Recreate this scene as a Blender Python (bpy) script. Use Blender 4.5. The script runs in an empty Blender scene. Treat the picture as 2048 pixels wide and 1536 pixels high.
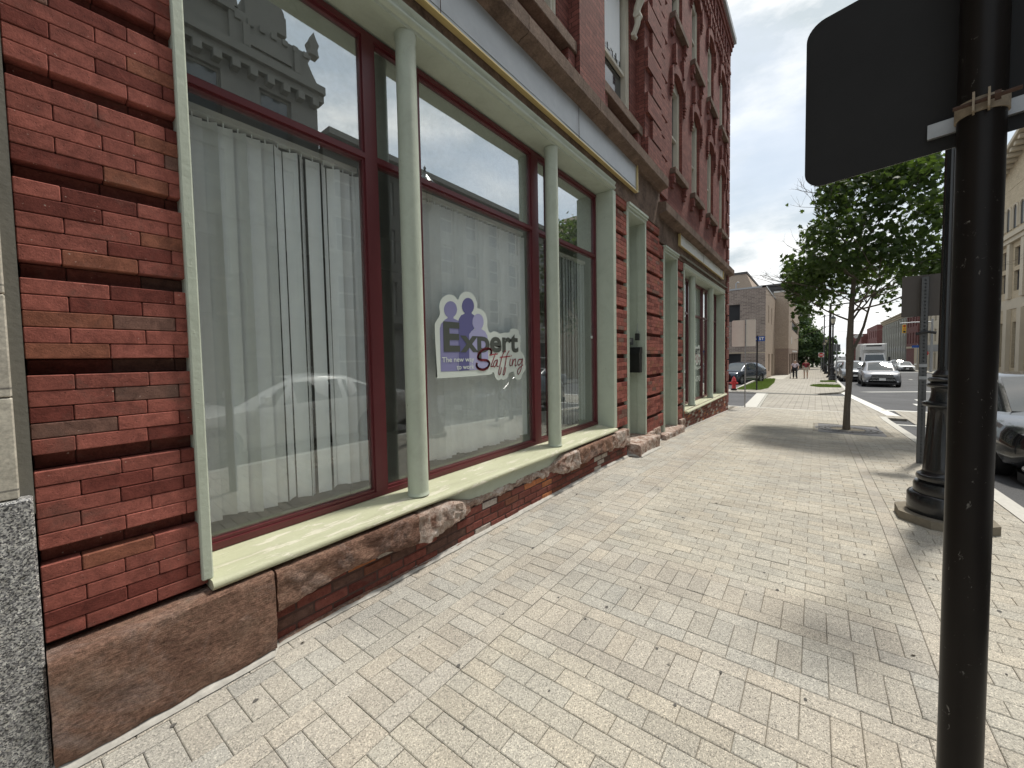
import bpy, bmesh, math, random
from mathutils import Vector, Matrix, noise
R_ = math.radians
PI = math.pi
random.seed(11)
scene = bpy.context.scene
col = scene.collection

# ------------------------------------------------------------------ camera
cam = bpy.data.cameras.new('camera')
cam.sensor_width = 36.0
cam.sensor_fit = 'HORIZONTAL'
cam.lens = 769.0 / 2048 * 36.0
cam.shift_y = -18.0 / 2048
cam.clip_start = 0.05
cam.clip_end = 3000
camo = bpy.data.objects.new('camera', cam)
col.objects.link(camo)
rt, up, bk = (.6195540, -.7847370, -.0184559), (.0458552, .0127110, .9988672), (-.7836135, -.6196985, .0438594)
camo.matrix_world = Matrix(((rt[0], up[0], bk[0], 0), (rt[1], up[1], bk[1], 0), (rt[2], up[2], bk[2], 1.56), (0, 0, 0, 1)))
scene.camera = camo

# ------------------------------------------------------------------ sky and sun
SUN_EL = R_(62)
SUN_DIR = Vector((math.cos(SUN_EL) * .947, -math.cos(SUN_EL) * .322, math.sin(SUN_EL)))
w = bpy.data.worlds.new('World')
scene.world = w
w.use_nodes = True
nt = w.node_tree
nt.nodes.clear()
def wn(t, **k):
    n = nt.nodes.new(t)
    for a, b in k.items(): setattr(n, a, b)
    return n
sky = wn('ShaderNodeTexSky', sky_type='NISHITA', sun_disc=False)
sky.sun_elevation = SUN_EL
sky.sun_rotation = math.atan2(SUN_DIR.x, SUN_DIR.y)
sky.air_density = 1.3
sky.dust_density = 4.0
tc = wn('ShaderNodeTexCoord')
mp = wn('ShaderNodeMapping')
mp.inputs['Scale'].default_value = (1.0, 1.0, 2.6)
nz = wn('ShaderNodeTexNoise')
nz.inputs['Scale'].default_value = 1.7
nz.inputs['Detail'].default_value = 7
nz.inputs['Roughness'].default_value = .55
nz.inputs['Distortion'].default_value = .5
nt.links.new(tc.outputs['Generated'], mp.inputs[0])
nt.links.new(mp.outputs[0], nz.inputs['Vector'])
rp = wn('ShaderNodeValToRGB')
rp.color_ramp.elements[0].position = .36
rp.color_ramp.elements[0].color = (.12, .12, .12, 1)
rp.color_ramp.elements[1].position = .60
rp.color_ramp.elements[1].color = (1, 1, 1, 1)
nt.links.new(nz.outputs['Fac'], rp.inputs[0])
cr = wn('ShaderNodeValToRGB')          # body of the cloud: pale grey to white
cr.color_ramp.elements[0].position = .42
cr.color_ramp.elements[0].color = (4.3, 4.8, 5.1, 1)
cr.color_ramp.elements[1].position = .60
cr.color_ramp.elements[1].color = (8.0, 8.0, 7.9, 1)
nz2 = wn('ShaderNodeTexNoise')
nz2.inputs['Scale'].default_value = 3.2
nz2.inputs['Detail'].default_value = 9
nz2.inputs['Roughness'].default_value = .6
nt.links.new(mp.outputs[0], nz2.inputs['Vector'])
nt.links.new(nz2.outputs['Fac'], cr.inputs[0])
mx = wn('ShaderNodeMix', data_type='RGBA')
nt.links.new(rp.outputs[0], mx.inputs[0])
sm = wn('ShaderNodeMix', data_type='RGBA')   # thin high veil over the blue
sm.inputs[0].default_value = .55
sm.inputs[7].default_value = (4.2, 4.9, 5.5, 1)
nt.links.new(sky.outputs[0], sm.inputs[6])
nt.links.new(sm.outputs[2], mx.inputs[6])
nt.links.new(cr.outputs[0], mx.inputs[7])
bg = wn('ShaderNodeBackground')
bg.inputs[1].default_value = .092
nt.links.new(mx.outputs[2], bg.inputs[0])
ow = wn('ShaderNodeOutputWorld')
nt.links.new(bg.outputs[0], ow.inputs[0])

sun = bpy.data.lights.new('sun', 'SUN')
sun.energy = 2.3
sun.angle = R_(5.5)
sun.color = (1.0, .95, .86)
suno = bpy.data.objects.new('sun', sun)
col.objects.link(suno)
suno.rotation_euler = SUN_DIR.to_track_quat('Z', 'Y').to_euler()

scene.view_settings.view_transform = 'Standard'
scene.view_settings.look = 'None'
scene.view_settings.exposure = 0.76
scene.view_settings.gamma = 1.0
try:
    scene.cycles.max_bounces = 8
    scene.cycles.transparent_max_bounces = 12
except Exception:
    pass

# ------------------------------------------------------------------ terrain height
GX = [-80, 5, 7.5, 9.3, 14.9, 24, 45, 80, 160, 400, 1500]
GZ = [0, 0, -.08, -.14, -.37, -.53, -.84, -1.35, -2.4, -5, -12]
def gz(x):
    if x <= GX[0]: return GZ[0]
    for i in range(len(GX) - 1):
        if x <= GX[i + 1]:
            t = (x - GX[i]) / (GX[i + 1] - GX[i])
            return GZ[i] + (GZ[i + 1] - GZ[i]) * t
    return GZ[-1]

# ------------------------------------------------------------------ materials
MATS = {}
class NT:
    def __init__(s, name):
        s.m = bpy.data.materials.new(name)
        s.m.use_nodes = True
        s.t = s.m.node_tree
        s.t.nodes.clear()
        s.out = s.t.nodes.new('ShaderNodeOutputMaterial')
    def n(s, t, ins=None, **k):
        n = s.t.nodes.new(t)
        for a, b in k.items(): setattr(n, a, b)
        for a, b in (ins or {}).items():
            if isinstance(b, bpy.types.NodeSocket): s.t.links.new(b, n.inputs[a])
            else: n.inputs[a].default_value = b
        return n
    def l(s, a, b): s.t.links.new(a, b)
    def noise(s, vec, scale, detail=4, rough=.55, dist=0):
        return s.n('ShaderNodeTexNoise', {'Vector': vec, 'Scale': scale, 'Detail': detail, 'Roughness': rough, 'Distortion': dist}).outputs['Fac']
    def ramp(s, fac, stops):
        r = s.n('ShaderNodeValToRGB')
        s.l(fac, r.inputs[0])
        e = r.color_ramp.elements
        while len(e) < len(stops): e.new(.5)
        for i, (p, c) in enumerate(stops):
            e[i].position = p
            e[i].color = c if len(c) == 4 else (*c, 1)
        return r.outputs[0]
    def mix(s, fac, a, b, bt='MIX'):
        m = s.n('ShaderNodeMix', data_type='RGBA', blend_type=bt)
        for i, v in ((0, fac), (6, a), (7, b)):
            if isinstance(v, bpy.types.NodeSocket): s.l(v, m.inputs[i])
            else: m.inputs[i].default_value = v if i == 0 else (*v[:3], 1)
        return m.outputs[2]
    def math(s, op, a, b=0.0):
        m = s.n('ShaderNodeMath', operation=op)
        for i, v in ((0, a), (1, b)):
            if isinstance(v, bpy.types.NodeSocket): s.l(v, m.inputs[i])
            else: m.inputs[i].default_value = v
        return m.outputs[0]
    def pos(s): return s.n('ShaderNodeNewGeometry').outputs['Position']
    def bump(s, h, strength=.3, dist=.01, normal=None):
        b = s.n('ShaderNodeBump', {'Height': h, 'Strength': strength, 'Distance': dist})
        if normal is not None: s.l(normal, b.inputs['Normal'])
        return b.outputs[0]
    def pr(s, color, rough=.6, normal=None, metal=0.0, spec=.5, **k):
        p = s.n('ShaderNodeBsdfPrincipled', {'Roughness': rough, 'Metallic': metal, 'Specular IOR Level': spec})
        if isinstance(color, bpy.types.NodeSocket): s.l(color, p.inputs['Base Color'])
        else: p.inputs['Base Color'].default_value = (*color[:3], 1)
        if normal is not None: s.l(normal, p.inputs['Normal'])
        for a, b in k.items(): p.inputs[a.replace('_', ' ')].default_value = b
        s.l(p.outputs[0], s.out.inputs[0])
        return p

def mk(name, fn):
    t = NT(name)
    fn(t)
    MATS[name] = t.m
    return t.m

def simple(name, c, rough=.5, metal=0.0, var=.12, scale=6.0, bump=0.0, bscale=60.0, spec=.5, **k):
    def f(t):
        p = t.pos()
        n = t.noise(p, scale, 5, .6)
        cc = t.mix(n, [x * (1 - var) for x in c], [min(1, x * (1 + var)) for x in c])
        nm = t.bump(t.noise(p, bscale, 4), bump, .004) if bump else None
        t.pr(cc, rough, nm, metal, spec, **k)
    return mk(name, f)

def boxuv(t):
    g = t.n('ShaderNodeNewGeometry')
    sn = t.n('ShaderNodeSeparateXYZ', {0: g.outputs['True Normal']})
    sp = t.n('ShaderNodeSeparateXYZ', {0: g.outputs['Position']})
    isx = t.math('GREATER_THAN', t.math('ABSOLUTE', sn.outputs[0]), .6)
    isz = t.math('GREATER_THAN', t.math('ABSOLUTE', sn.outputs[2]), .7)
    u = t.math('ADD', t.math('MULTIPLY', isx, sp.outputs[1]), t.math('MULTIPLY', t.math('SUBTRACT', 1.0, isx), sp.outputs[0]))
    v = t.math('ADD', t.math('MULTIPLY', isz, sp.outputs[1]), t.math('MULTIPLY', t.math('SUBTRACT', 1.0, isz), sp.outputs[2]))
    return t.n('ShaderNodeCombineXYZ', {0: u, 1: v}).outputs[0], g.outputs['Position']

def brickmat(name, c1, c2, mortar, bw=.205, rh=.0625, ms=.004, bump=.5, rough=.85, stain=.35):
    def f(t):
        uv, p = boxuv(t)
        b = t.n('ShaderNodeTexBrick', {'Vector': uv, 'Color1': (*c1, 1), 'Color2': (*c2, 1), 'Mortar': (*mortar, 1), 'Scale': 1.0,
                                       'Mortar Size': ms, 'Mortar Smooth': .2, 'Bias': 0.0, 'Brick Width': bw, 'Row Height': rh})
        n1 = t.noise(p, 1.3, 5, .6)
        n2 = t.noise(p, 90, 3, .6)
        n3 = t.noise(p, 14, 4, .6)
        c = t.mix(t.ramp(n1, [(.35, (0, 0, 0)), (.7, (1, 1, 1))]), b.outputs[0], t.mix(stain, b.outputs[0], [x * .45 for x in c1]))
        c = t.mix(.35, c, t.ramp(n2, [(.3, (.2, .2, .2)), (.7, (.85, .85, .85))]), 'OVERLAY')
        c = t.mix(.4, c, t.ramp(n3, [(.3, (.25, .25, .25)), (.7, (.75, .75, .75))]), 'OVERLAY')
        h = t.math('ADD', t.math('MULTIPLY', b.outputs['Fac'], -1.0), t.math('MULTIPLY', n2, .35))
        t.pr(c, rough, t.bump(h, bump, .006), 0, .25)
    return mk(name, f)

RED1, RED2 = (.26, .095, .076), (.165, .056, .046)
brickmat('red_brick', RED1, RED2, (.075, .038, .032), ms=.0048, bump=.9)
brickmat('dark_brick', (.21, .06, .045), (.15, .045, .035), (.055, .035, .03), ms=.003)
brickmat('base_brick', (.20, .060, .042), (.125, .048, .038), (.22, .19, .16), ms=.007, rh=.07)
brickmat('brown_tan_brick', (.31, .25, .215), (.19, .15, .13), (.40, .36, .32), bw=.42, rh=.14, ms=.012, stain=.1)
brickmat('smooth_tan_brick', (.43, .34, .27), (.40, .32, .25), (.36, .30, .25), bw=.3, rh=.09, ms=.008, bump=.15, stain=.12)
brickmat('tan_brick_lower', (.30, .225, .18), (.27, .20, .165), (.25, .20, .17), bw=.3, rh=.09, ms=.008, bump=.15, stain=.12)
brickmat('far_red_brick', (.20, .080, .070), (.16, .062, .056), (.2, .12, .11), bw=.4, rh=.12, ms=.006, bump=.1)
brickmat('far_cream_brick', (.50, .41, .28), (.43, .35, .24), (.5, .45, .35), bw=.4, rh=.12, ms=.01, bump=.1, stain=.15)
brickmat('limestone_block', (.50, .47, .40), (.45, .42, .36), (.2, .19, .17), bw=.9, rh=.371, ms=.004, bump=.2, stain=.2)

def f_faced_brick(t):            # separately modelled bricks; Col carries each brick's fired colour, plus painted shade in the pier grooves
    p = t.pos()
    vc = t.n('ShaderNodeVertexColor', layer_name='Col').outputs[0]
    n1 = t.noise(p, 22, 6, .65, .4)
    n2 = t.noise(p, 140, 4, .7)
    pits = t.ramp(t.n('ShaderNodeTexVoronoi', {'Vector': p, 'Scale': 55.0}).outputs[0], [(.06, (0, 0, 0)), (.16, (1, 1, 1))])
    c = t.mix(.55, vc, t.ramp(n1, [(.3, (.22, .2, .2)), (.7, (.8, .78, .76))]), 'OVERLAY')
    c = t.mix(.35, c, t.ramp(n2, [(.3, (.2, .2, .2)), (.75, (.85, .85, .85))]), 'OVERLAY')
    soot = t.ramp(t.noise(p, 4.5, 6, .7, 1.0), [(.56, (0, 0, 0)), (.70, (1, 1, 1))])
    c = t.mix(t.math('MULTIPLY', soot, .5), c, (.13, .085, .07))
    c = t.mix(t.math('MULTIPLY', t.math('SUBTRACT', 1.0, pits), .55), c, (.06, .03, .025))
    spark = t.ramp(t.noise(p, 70, 2, .5), [(.745, (0, 0, 0)), (.77, (1, 1, 1))])
    c = t.mix(t.math('MULTIPLY', spark, .6), c, (.5, .4, .34))
    h = t.math('ADD', t.math('MULTIPLY', n2, .5), t.math('ADD', n1, t.math('MULTIPLY', pits, .3)))
    t.pr(c, .88, t.bump(h, .55, .006), 0, .2)
mk('faced_brick', f_faced_brick)

def f_brownstone(t):
    p = t.pos()
    n1 = t.noise(p, 3.0, 7, .65, .6)
    n2 = t.noise(p, 55, 6, .75)
    c = t.ramp(n1, [(.3, (.19, .105, .078)), (.52, (.32, .19, .138)), (.72, (.37, .25, .19))])
    efl = t.ramp(t.noise(p, 2.1, 7, .7, 1.3), [(.52, (0, 0, 0)), (.68, (1, 1, 1))])
    c = t.mix(t.math('MULTIPLY', efl, .45), c, (.44, .39, .37))
    mt = t.n('ShaderNodeMapping', {0: p}); mt.inputs['Rotation'].default_value = (0, .6, 0); mt.inputs['Scale'].default_value = (.35, 1, 1.6)
    n3 = t.noise(mt.outputs[0], 85, 5, .75)
    n4 = t.noise(p, 230, 3, .7)
    c = t.mix(.7, c, t.ramp(n2, [(.3, (.15, .15, .15)), (.7, (.85, .85, .85))]), 'OVERLAY')
    c = t.mix(.6, c, t.ramp(n3, [(.32, (.12, .12, .12)), (.68, (.88, .88, .88))]), 'OVERLAY')
    vein = t.ramp(t.noise(mt.outputs[0], 4, 6, .6, 2.5), [(.485, (0, 0, 0)), (.5, (1, 1, 1)), (.515, (0, 0, 0))])
    c = t.mix(t.math('MULTIPLY', vein, .35), c, (.42, .30, .22))
    t.pr(c, .92, t.bump(t.math('ADD', t.math('ADD', n2, n3), t.math('ADD', n4, t.math('MULTIPLY', n1, .6))), 1.0, .014), 0, .15)
mk('brownstone', f_brownstone)
def f_efflor(t):
    p = t.pos()
    n1 = t.noise(p, 7.0, 7, .7, 1.0)
    n2 = t.noise(p, 60, 6, .75)
    c = t.ramp(n1, [(.38, (.20, .115, .085)), (.52, (.42, .33, .28)), (.68, (.60, .55, .51))])
    c = t.mix(.5, c, t.ramp(n2, [(.3, (.2, .2, .2)), (.7, (.8, .8, .8))]), 'OVERLAY')
    t.pr(c, .92, t.bump(t.math('ADD', n2, t.math('MULTIPLY', n1, .9)), .9, .015), 0, .15)
mk('eroded_stone', f_efflor)
def f_cornice(t):
    p = t.pos()
    n1 = t.noise(p, 3.5, 7, .7, .4)
    n2 = t.noise(p, 45, 6, .7)
    c = t.ramp(n1, [(.3, (.085, .06, .048)), (.55, (.19, .135, .105)), (.75, (.25, .175, .135))])
    c = t.mix(.5, c, t.ramp(n2, [(.3, (.2, .2, .2)), (.7, (.8, .8, .8))]), 'OVERLAY')
    t.pr(c, .92, t.bump(t.math('ADD', n2, n1), .7, .012), 0, .15)
mk('weathered_stone', f_cornice)

def f_granite(t):
    p = t.pos()
    v = t.n('ShaderNodeTexVoronoi', {'Vector': p, 'Scale': 230.0, 'Randomness': 1.0}).outputs['Color']
    s = t.n('ShaderNodeSeparateXYZ', {0: v}).outputs[0]
    c = t.ramp(s, [(.15, (.05, .05, .055)), (.4, (.20, .20, .21)), (.75, (.40, .40, .39)), (.95, (.55, .54, .51))])
    n = t.noise(p, 45, 7, .8)
    c = t.mix(.8, c, t.ramp(n, [(.35, (.12, .12, .12)), (.65, (.88, .88, .87))]), 'OVERLAY')
    t.pr(c, .55, t.bump(n, .2, .003), 0, .4)
mk('grey_granite', f_granite)
simple('mortar_strip', (.16, .155, .135), .9, var=.3, bump=.4)
simple('dark_mortar', (.075, .042, .035), .95, var=.3, bump=.5)

def f_green(t):
    p = t.pos()
    n = t.noise(p, 5, 6, .65, .5)
    n2 = t.noise(p, 38, 5, .65)
    c = t.mix(n, (.42, .47, .39), (.50, .55, .46))
    lump = t.ramp(t.noise(p, 17, 6, .7, .8), [(.60, (0, 0, 0)), (.66, (1, 1, 1))])
    c = t.mix(t.math('MULTIPLY', lump, .22), c, (.40, .45, .33))
    chip = t.ramp(t.noise(p, 26, 3, .6, 1.2), [(.735, (0, 0, 0)), (.75, (1, 1, 1))])
    c = t.mix(t.math('MULTIPLY', chip, .8), c, (.10, .08, .055))
    grime = t.ramp(t.noise(p, 2.6, 7, .75, 1.2), [(.48, (0, 0, 0)), (.72, (1, 1, 1))])
    c = t.mix(t.math('MULTIPLY', grime, .22), c, (.20, .20, .15))
    t.pr(c, .5, t.bump(t.math('ADD', t.math('ADD', n2, lump), t.math('MULTIPLY', chip, -1.0)), .38, .007), 0, .4)
mk('green_paint', f_green)
def f_sill(t):
    p = t.pos()
    n2 = t.noise(p, 38, 5, .65)
    sx = t.n('ShaderNodeMapping', {0: p}); sx.inputs['Scale'].default_value = (.35, 1.6, 1.6)
    pe = t.noise(sx.outputs[0], 9, 7, .72, .6)
    c = t.mix(t.noise(p, 3, 5, .6), (.41, .42, .28), (.51, .52, .38))
    peel = t.ramp(pe, [(.555, (0, 0, 0)), (.575, (1, 1, 1))])
    c = t.mix(peel, c, (.60, .58, .47))
    dirt = t.ramp(t.noise(sx.outputs[0], 5, 7, .75, 1.0), [(.5, (0, 0, 0)), (.75, (1, 1, 1))])
    c = t.mix(t.math('MULTIPLY', dirt, .4), c, (.22, .20, .14))
    crack = t.ramp(t.noise(sx.outputs[0], 14, 5, .7, 1.5), [(.70, (0, 0, 0)), (.715, (1, 1, 1))])
    c = t.mix(crack, c, (.20, .17, .12))
    t.pr(c, .6, t.bump(t.math('ADD', n2, t.math('MULTIPLY', peel, -1.2)), .35, .006), 0, .35)
mk('peeling_sill_paint', f_sill)
simple('maroon_paint', (.115, .022, .027), .34, var=.18, scale=5, bump=.08, bscale=30)
simple('cream_paint', (.56, .53, .44), .6, var=.12, bump=.15)
simple('gold_trim', (.66, .52, .24), .35, metal=.35)
def f_signblank(t):
    p = t.pos()
    n = t.noise(p, 1.6, 4, .55, .3)
    c = t.mix(n, (.34, .365, .385), (.44, .465, .48))
    g = t.ramp(t.noise(p, 7, 5, .6), [(.45, (0, 0, 0)), (.8, (1, 1, 1))])
    c = t.mix(t.math('MULTIPLY', g, .25), c, (.55, .58, .59))
    t.pr(c, .32, t.bump(t.noise(p, 3.2, 3, .5), .35, .03), .1, .5)
mk('blank_sign_sheet', f_signblank)
simple('pale_sign_sheet', (.62, .62, .58), .4, var=.1, bump=.1)

def glassmat(name, ior=1.85, dust=.05, tint=(.80, .88, .87), dscale=9):
    def f(t):
        p = t.pos()
        lw = t.n('ShaderNodeLayerWeight', {'Blend': .5})
        fz = t.math('ADD', ior, t.math('MULTIPLY', t.math('POWER', lw.outputs['Facing'], 3.0), 1 - ior))
        tr = t.n('ShaderNodeBsdfTransparent', {'Color': (*tint, 1)})
        gl = t.n('ShaderNodeBsdfGlossy', {'Color': (.93, .96, .97, 1), 'Roughness': .0})
        m = t.n('ShaderNodeMixShader'); t.l(fz, m.inputs[0]); t.l(tr.outputs[0], m.inputs[1]); t.l(gl.outputs[0], m.inputs[2])
        df = t.n('ShaderNodeBsdfDiffuse', {'Color': (.5, .5, .46, 1)})
        n = t.ramp(t.noise(p, dscale, 8, .75, .5), [(.35, (0, 0, 0)), (.75, (1, 1, 1))])
        d = t.math('ADD', t.math('MULTIPLY', n, dust), dust * .4)
        m2 = t.n('ShaderNodeMixShader'); t.l(d, m2.inputs[0]); t.l(m.outputs[0], m2.inputs[1]); t.l(df.outputs[0], m2.inputs[2])
        t.l(m2.outputs[0], t.out.inputs[0])
    return mk(name, f)
glassmat('window_glass', .085, .035, (.985, 1.0, .995))
glassmat('dusty_glass', .52, .13, (.70, .76, .74), 22)
def f_farglass(t):
    p = t.pos()
    c = t.mix(t.noise(p, .9, 2), (.02, .024, .028), (.07, .08, .085))
    t.pr(c, .06, None, 0, .9)
mk('dark_window_glass', f_farglass)
def f_fg(t): t.pr(t.mix(t.noise(t.pos(), .7, 2), (.012, .013, .015), (.05, .052, .055)), .35, None, 0, .15)
mk('far_window_glass', f_fg)
simple('grille_black', (.006, .006, .006), .9, spec=.1)
simple('blind_fabric', (.92, .96, 1.0), .8, var=.06, scale=14, bump=.15, bscale=140)
simple('blind_rail', (.62, .62, .58), .5)
simple('interior_wall', (.30, .32, .30), .9, var=.2, scale=2)
simple('interior_dark', (.06, .055, .05), .8, var=.3)
simple('interior_white', (.5, .5, .48), .7)

def f_paver(t):
    p = t.pos()
    vc = t.n('ShaderNodeVertexColor', layer_name='Col').outputs[0]
    v = t.n('ShaderNodeTexVoronoi', {'Vector': p, 'Scale': 260.0})
    s = t.n('ShaderNodeSeparateXYZ', {0: v.outputs['Color']}).outputs[0]
    c = t.mix(.62, vc, t.ramp(s, [(.06, (.10, .10, .10)), (.2, (.42, .42, .42)), (.8, (.58, .57, .55)), (.93, (.95, .93, .9))]), 'OVERLAY')
    n1 = t.noise(p, 1.7, 6, .6, .5)
    c = t.mix(.35, c, t.ramp(n1, [(.3, (.30, .30, .31)), (.7, (.68, .67, .65))]), 'OVERLAY')
    dk = t.ramp(t.noise(p, 3.4, 7, .72, 1.0), [(.58, (0, 0, 0)), (.76, (1, 1, 1))])
    c = t.mix(t.math('MULTIPLY', dk, .32), c, (.17, .15, .125))
    sp = t.ramp(t.noise(p, 31, 3, .5), [(.74, (0, 0, 0)), (.755, (1, 1, 1))])
    c = t.mix(t.math('MULTIPLY', sp, .5), c, (.09, .085, .08))
    h = t.math('ADD', s, t.math('MULTIPLY', t.noise(p, 120, 3), .8))
    t.pr(c, .9, t.bump(h, .35, .003), 0, .25)
mk('paver', f_paver)
def f_bed(t):
    p = t.pos()
    t.pr(t.mix(t.noise(p, 60, 4, .7), (.13, .118, .095), (.23, .21, .175)), .95, t.bump(t.noise(p, 200, 3), .5, .003), 0, .1)
mk('joint_sand', f_bed)
def f_farpave(t):
    uv, p = boxuv(t)
    b = t.n('ShaderNodeTexBrick', {'Vector': p, 'Color1': (.37, .345, .30, 1), 'Color2': (.33, .31, .275, 1), 'Mortar': (.19, .175, .15, 1), 'Scale': 1.0,
                                   'Mortar Size': .008, 'Mortar Smooth': .3, 'Bias': 0.0, 'Brick Width': .31, 'Row Height': .207})
    c = t.mix(.5, b.outputs[0], t.ramp(t.noise(p, 1.0, 6, .65), [(.3, (.3, .3, .3)), (.7, (.68, .68, .66))]), 'OVERLAY')
    c = t.mix(.3, c, t.ramp(t.noise(p, 70, 3, .65), [(.3, (.2, .2, .2)), (.7, (.8, .8, .8))]), 'OVERLAY')
    t.pr(c, .9, None, 0, .2)
mk('far_paver', f_farpave)
def f_asph(t):
    p = t.pos()
    n1 = t.noise(p, 120, 4, .7)
    c = t.ramp(n1, [(.25, (.045, .046, .05)), (.55, (.085, .086, .09)), (.8, (.17, .17, .17))])
    n2 = t.noise(p, .5, 6, .6, .6)
    c = t.mix(.5, c, t.ramp(n2, [(.3, (.3, .3, .3)), (.7, (.75, .75, .75))]), 'OVERLAY')
    t.pr(c, .85, t.bump(n1, .5, .004), 0, .35)
mk('asphalt', f_asph)
def f_mark(t):
    p = t.pos()
    n = t.noise(p, 30, 5, .75)
    c = t.mix(t.ramp(n, [(.58, (0, 0, 0)), (.66, (1, 1, 1))]), (.66, .66, .62), (.30, .30, .29))
    t.pr(c, .75, None, 0, .3)
mk('road_paint', f_mark)
simple('kerb_granite', (.50, .49, .45), .85, var=.22, scale=30, bump=.5, bscale=90)
simple('concrete', (.44, .42, .37), .9, var=.18, scale=8, bump=.4, bscale=90)
simple('concrete_dirty', (.20, .175, .135), .92, var=.35, scale=14, bump=.7, bscale=60)
simple('white_caulk', (.40, .385, .35), .85, var=.5, scale=22, bump=.6, bscale=70)
def f_blackpole(t):
    p = t.pos()
    n = t.noise(p, 9, 5, .6)
    c = t.mix(n, (.007, .0055, .005), (.014, .011, .0095))
    mpn = t.n('ShaderNodeMapping', {0: p}); mpn.inputs['Scale'].default_value = (1, 1, .55)
    chips = t.ramp(t.noise(mpn.outputs[0], 48, 6, .7, 1.2), [(.64, (0, 0, 0)), (.655, (1, 1, 1))])
    zone = t.ramp(t.noise(p, 6, 3, .5), [(.50, (0, 0, 0)), (.62, (1, 1, 1))])
    k = t.math('MULTIPLY', chips, zone)
    c = t.mix(t.math('MULTIPLY', k, .8), c, (.22, .21, .19))
    t.pr(c, .36, t.bump(t.math('SUBTRACT', t.math('MULTIPLY', n, .15), k), .25, .002), 0, .16)
mk('chipped_black_paint', f_blackpole)
simple('black_enamel', (.010, .011, .013), .22, var=.3, scale=10, bump=.06, spec=.6)
simple('sign_back', (.022, .022, .023), .75, var=.2, scale=6, bump=.05, spec=.2)
simple('galvanised', (.33, .34, .35), .45, metal=.6, var=.2, scale=20)
simple('painted_post', (.10, .105, .11), .65, metal=.2, var=.2, scale=20)
simple('rusty_clamp', (.27, .22, .16), .65, metal=.2, var=.5, scale=60, bump=.3)
simple('rust', (.055, .028, .018), .85, var=.5, scale=60)
simple('aluminium_sign_back', (.82, .80, .74), .7, metal=.0, var=.1, scale=9)
simple('brown_sign_back', (.085, .075, .068), .7, var=.15)
simple('blue_sign', (.012, .07, .30), .45)
simple('sign_white', (.72, .72, .70), .5, var=.03)
simple('sign_red', (.50, .03, .03), .5)
simple('hydrant_red', (.48, .035, .04), .4, var=.12)
simple('bark', (.15, .125, .10), .95, var=.4, scale=28, bump=.9, bscale=45)
simple('cast_iron', (.13, .13, .135), .8, var=.3, scale=20, bump=.4)
simple('gum', (.10, .095, .088), .9, var=.3)
simple('soil', (.035, .028, .02), .95, var=.3)
def leafmat(name, a, b, tr=.35):
    def f(t):
        oi = t.n('ShaderNodeVertexColor', layer_name='Col').outputs[0]
        s = t.n('ShaderNodeSeparateXYZ', {0: oi}).outputs[0]
        c = t.mix(s, a, b)
        p1 = t.n('ShaderNodeBsdfPrincipled', {'Base Color': c, 'Roughness': .5, 'Specular IOR Level': .35})
        p2 = t.n('ShaderNodeBsdfTranslucent', {'Color': t.mix(.5, c, (.16, .26, .02))})
        m = t.n('ShaderNodeMixShader', {0: tr}); t.l(p1.outputs[0], m.inputs[1]); t.l(p2.outputs[0], m.inputs[2])
        t.l(m.outputs[0], t.out.inputs[0])
    return mk(name, f)
leafmat('maple_leaf', (.020, .044, .017), (.072, .118, .036), .38)
leafmat('far_leaf', (.045, .085, .040), (.105, .16, .075), .3)
leafmat('grass_blade', (.10, .16, .035), (.21, .27, .07), .3)
def paint(name, c, metal=.3, rough=.3):
    def f(t):
        t.pr(c, rough, None, metal, .6, Coat_Weight=.8, Coat_Roughness=.05)
    return mk(name, f)
paint('silver_car_paint', (.24, .245, .26), .3, .35)
paint('black_car_paint', (.012, .013, .016), .1, .15)
paint('white_car_paint', (.72, .73, .73), 0, .3)
paint('blue_black_car_paint', (.03, .045, .07), .3, .25)
paint('red_car_paint', (.16, .02, .018), .2, .25)
paint('grey_car_paint', (.20, .215, .23), .4, .3)
def f_cg(t): t.pr((.03, .042, .048), .03, None, 0, .9)
mk('car_glass', f_cg)
simple('rubber', (.02, .02, .02), .8)
simple('black_plastic', (.018, .018, .02), .5)
simple('chrome', (.62, .63, .64), .18, metal=.95, var=.05)
simple('headlight_lens', (.62, .64, .66), .12, metal=.2)
simple('amber_lens', (.55, .22, .03), .3)
simple('tail_red', (.40, .02, .02), .3)
simple('traffic_yellow', (.62, .36, .03), .5)
simple('truck_white', (.70, .71, .71), .45, var=.05)
simple('dark_cornice', (.09, .085, .085), .8, var=.25, scale=2)
simple('grey_stone', (.36, .35, .31), .85, var=.15, scale=1.2)
simple('tan_stone', (.50, .42, .30), .85, var=.12, scale=1.2)
simple('cream_stone', (.50, .44, .34), .85, var=.1, scale=1.2)
simple('grey_render', (.25, .25, .25), .85, var=.15, scale=1.2)
simple('opposite_wall', (.17, .165, .15), .9, var=.2, scale=1.0, bump=.3, bscale=8)
simple('opposite_trim', (.17, .165, .145), .9, var=.15)
simple('roofing', (.10, .10, .10), .9)
simple('metal_coping', (.36, .37, .38), .5, metal=.3)
simple('white_trim', (.62, .61, .57), .7, var=.08)
simple('lamp_glass', (.60, .56, .44), .25, var=.05)
simple('mailbox_black', (.007, .007, .008), .35, spec=.35)
simple('skin', (.40, .24, .17), .6, var=.08)
simple('grey_hair', (.30, .27, .24), .8, var=.2, scale=60)
simple('dark_hair', (.05, .035, .03), .8, var=.2, scale=60)
simple('pink_shirt', (.50, .42, .46), .85, var=.08, scale=20)
simple('maroon_shirt', (.19, .02, .03), .85, var=.1, scale=20)
simple('black_cloth', (.015, .015, .018), .85)
simple('tan_shorts', (.42, .37, .30), .85, var=.1)
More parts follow.
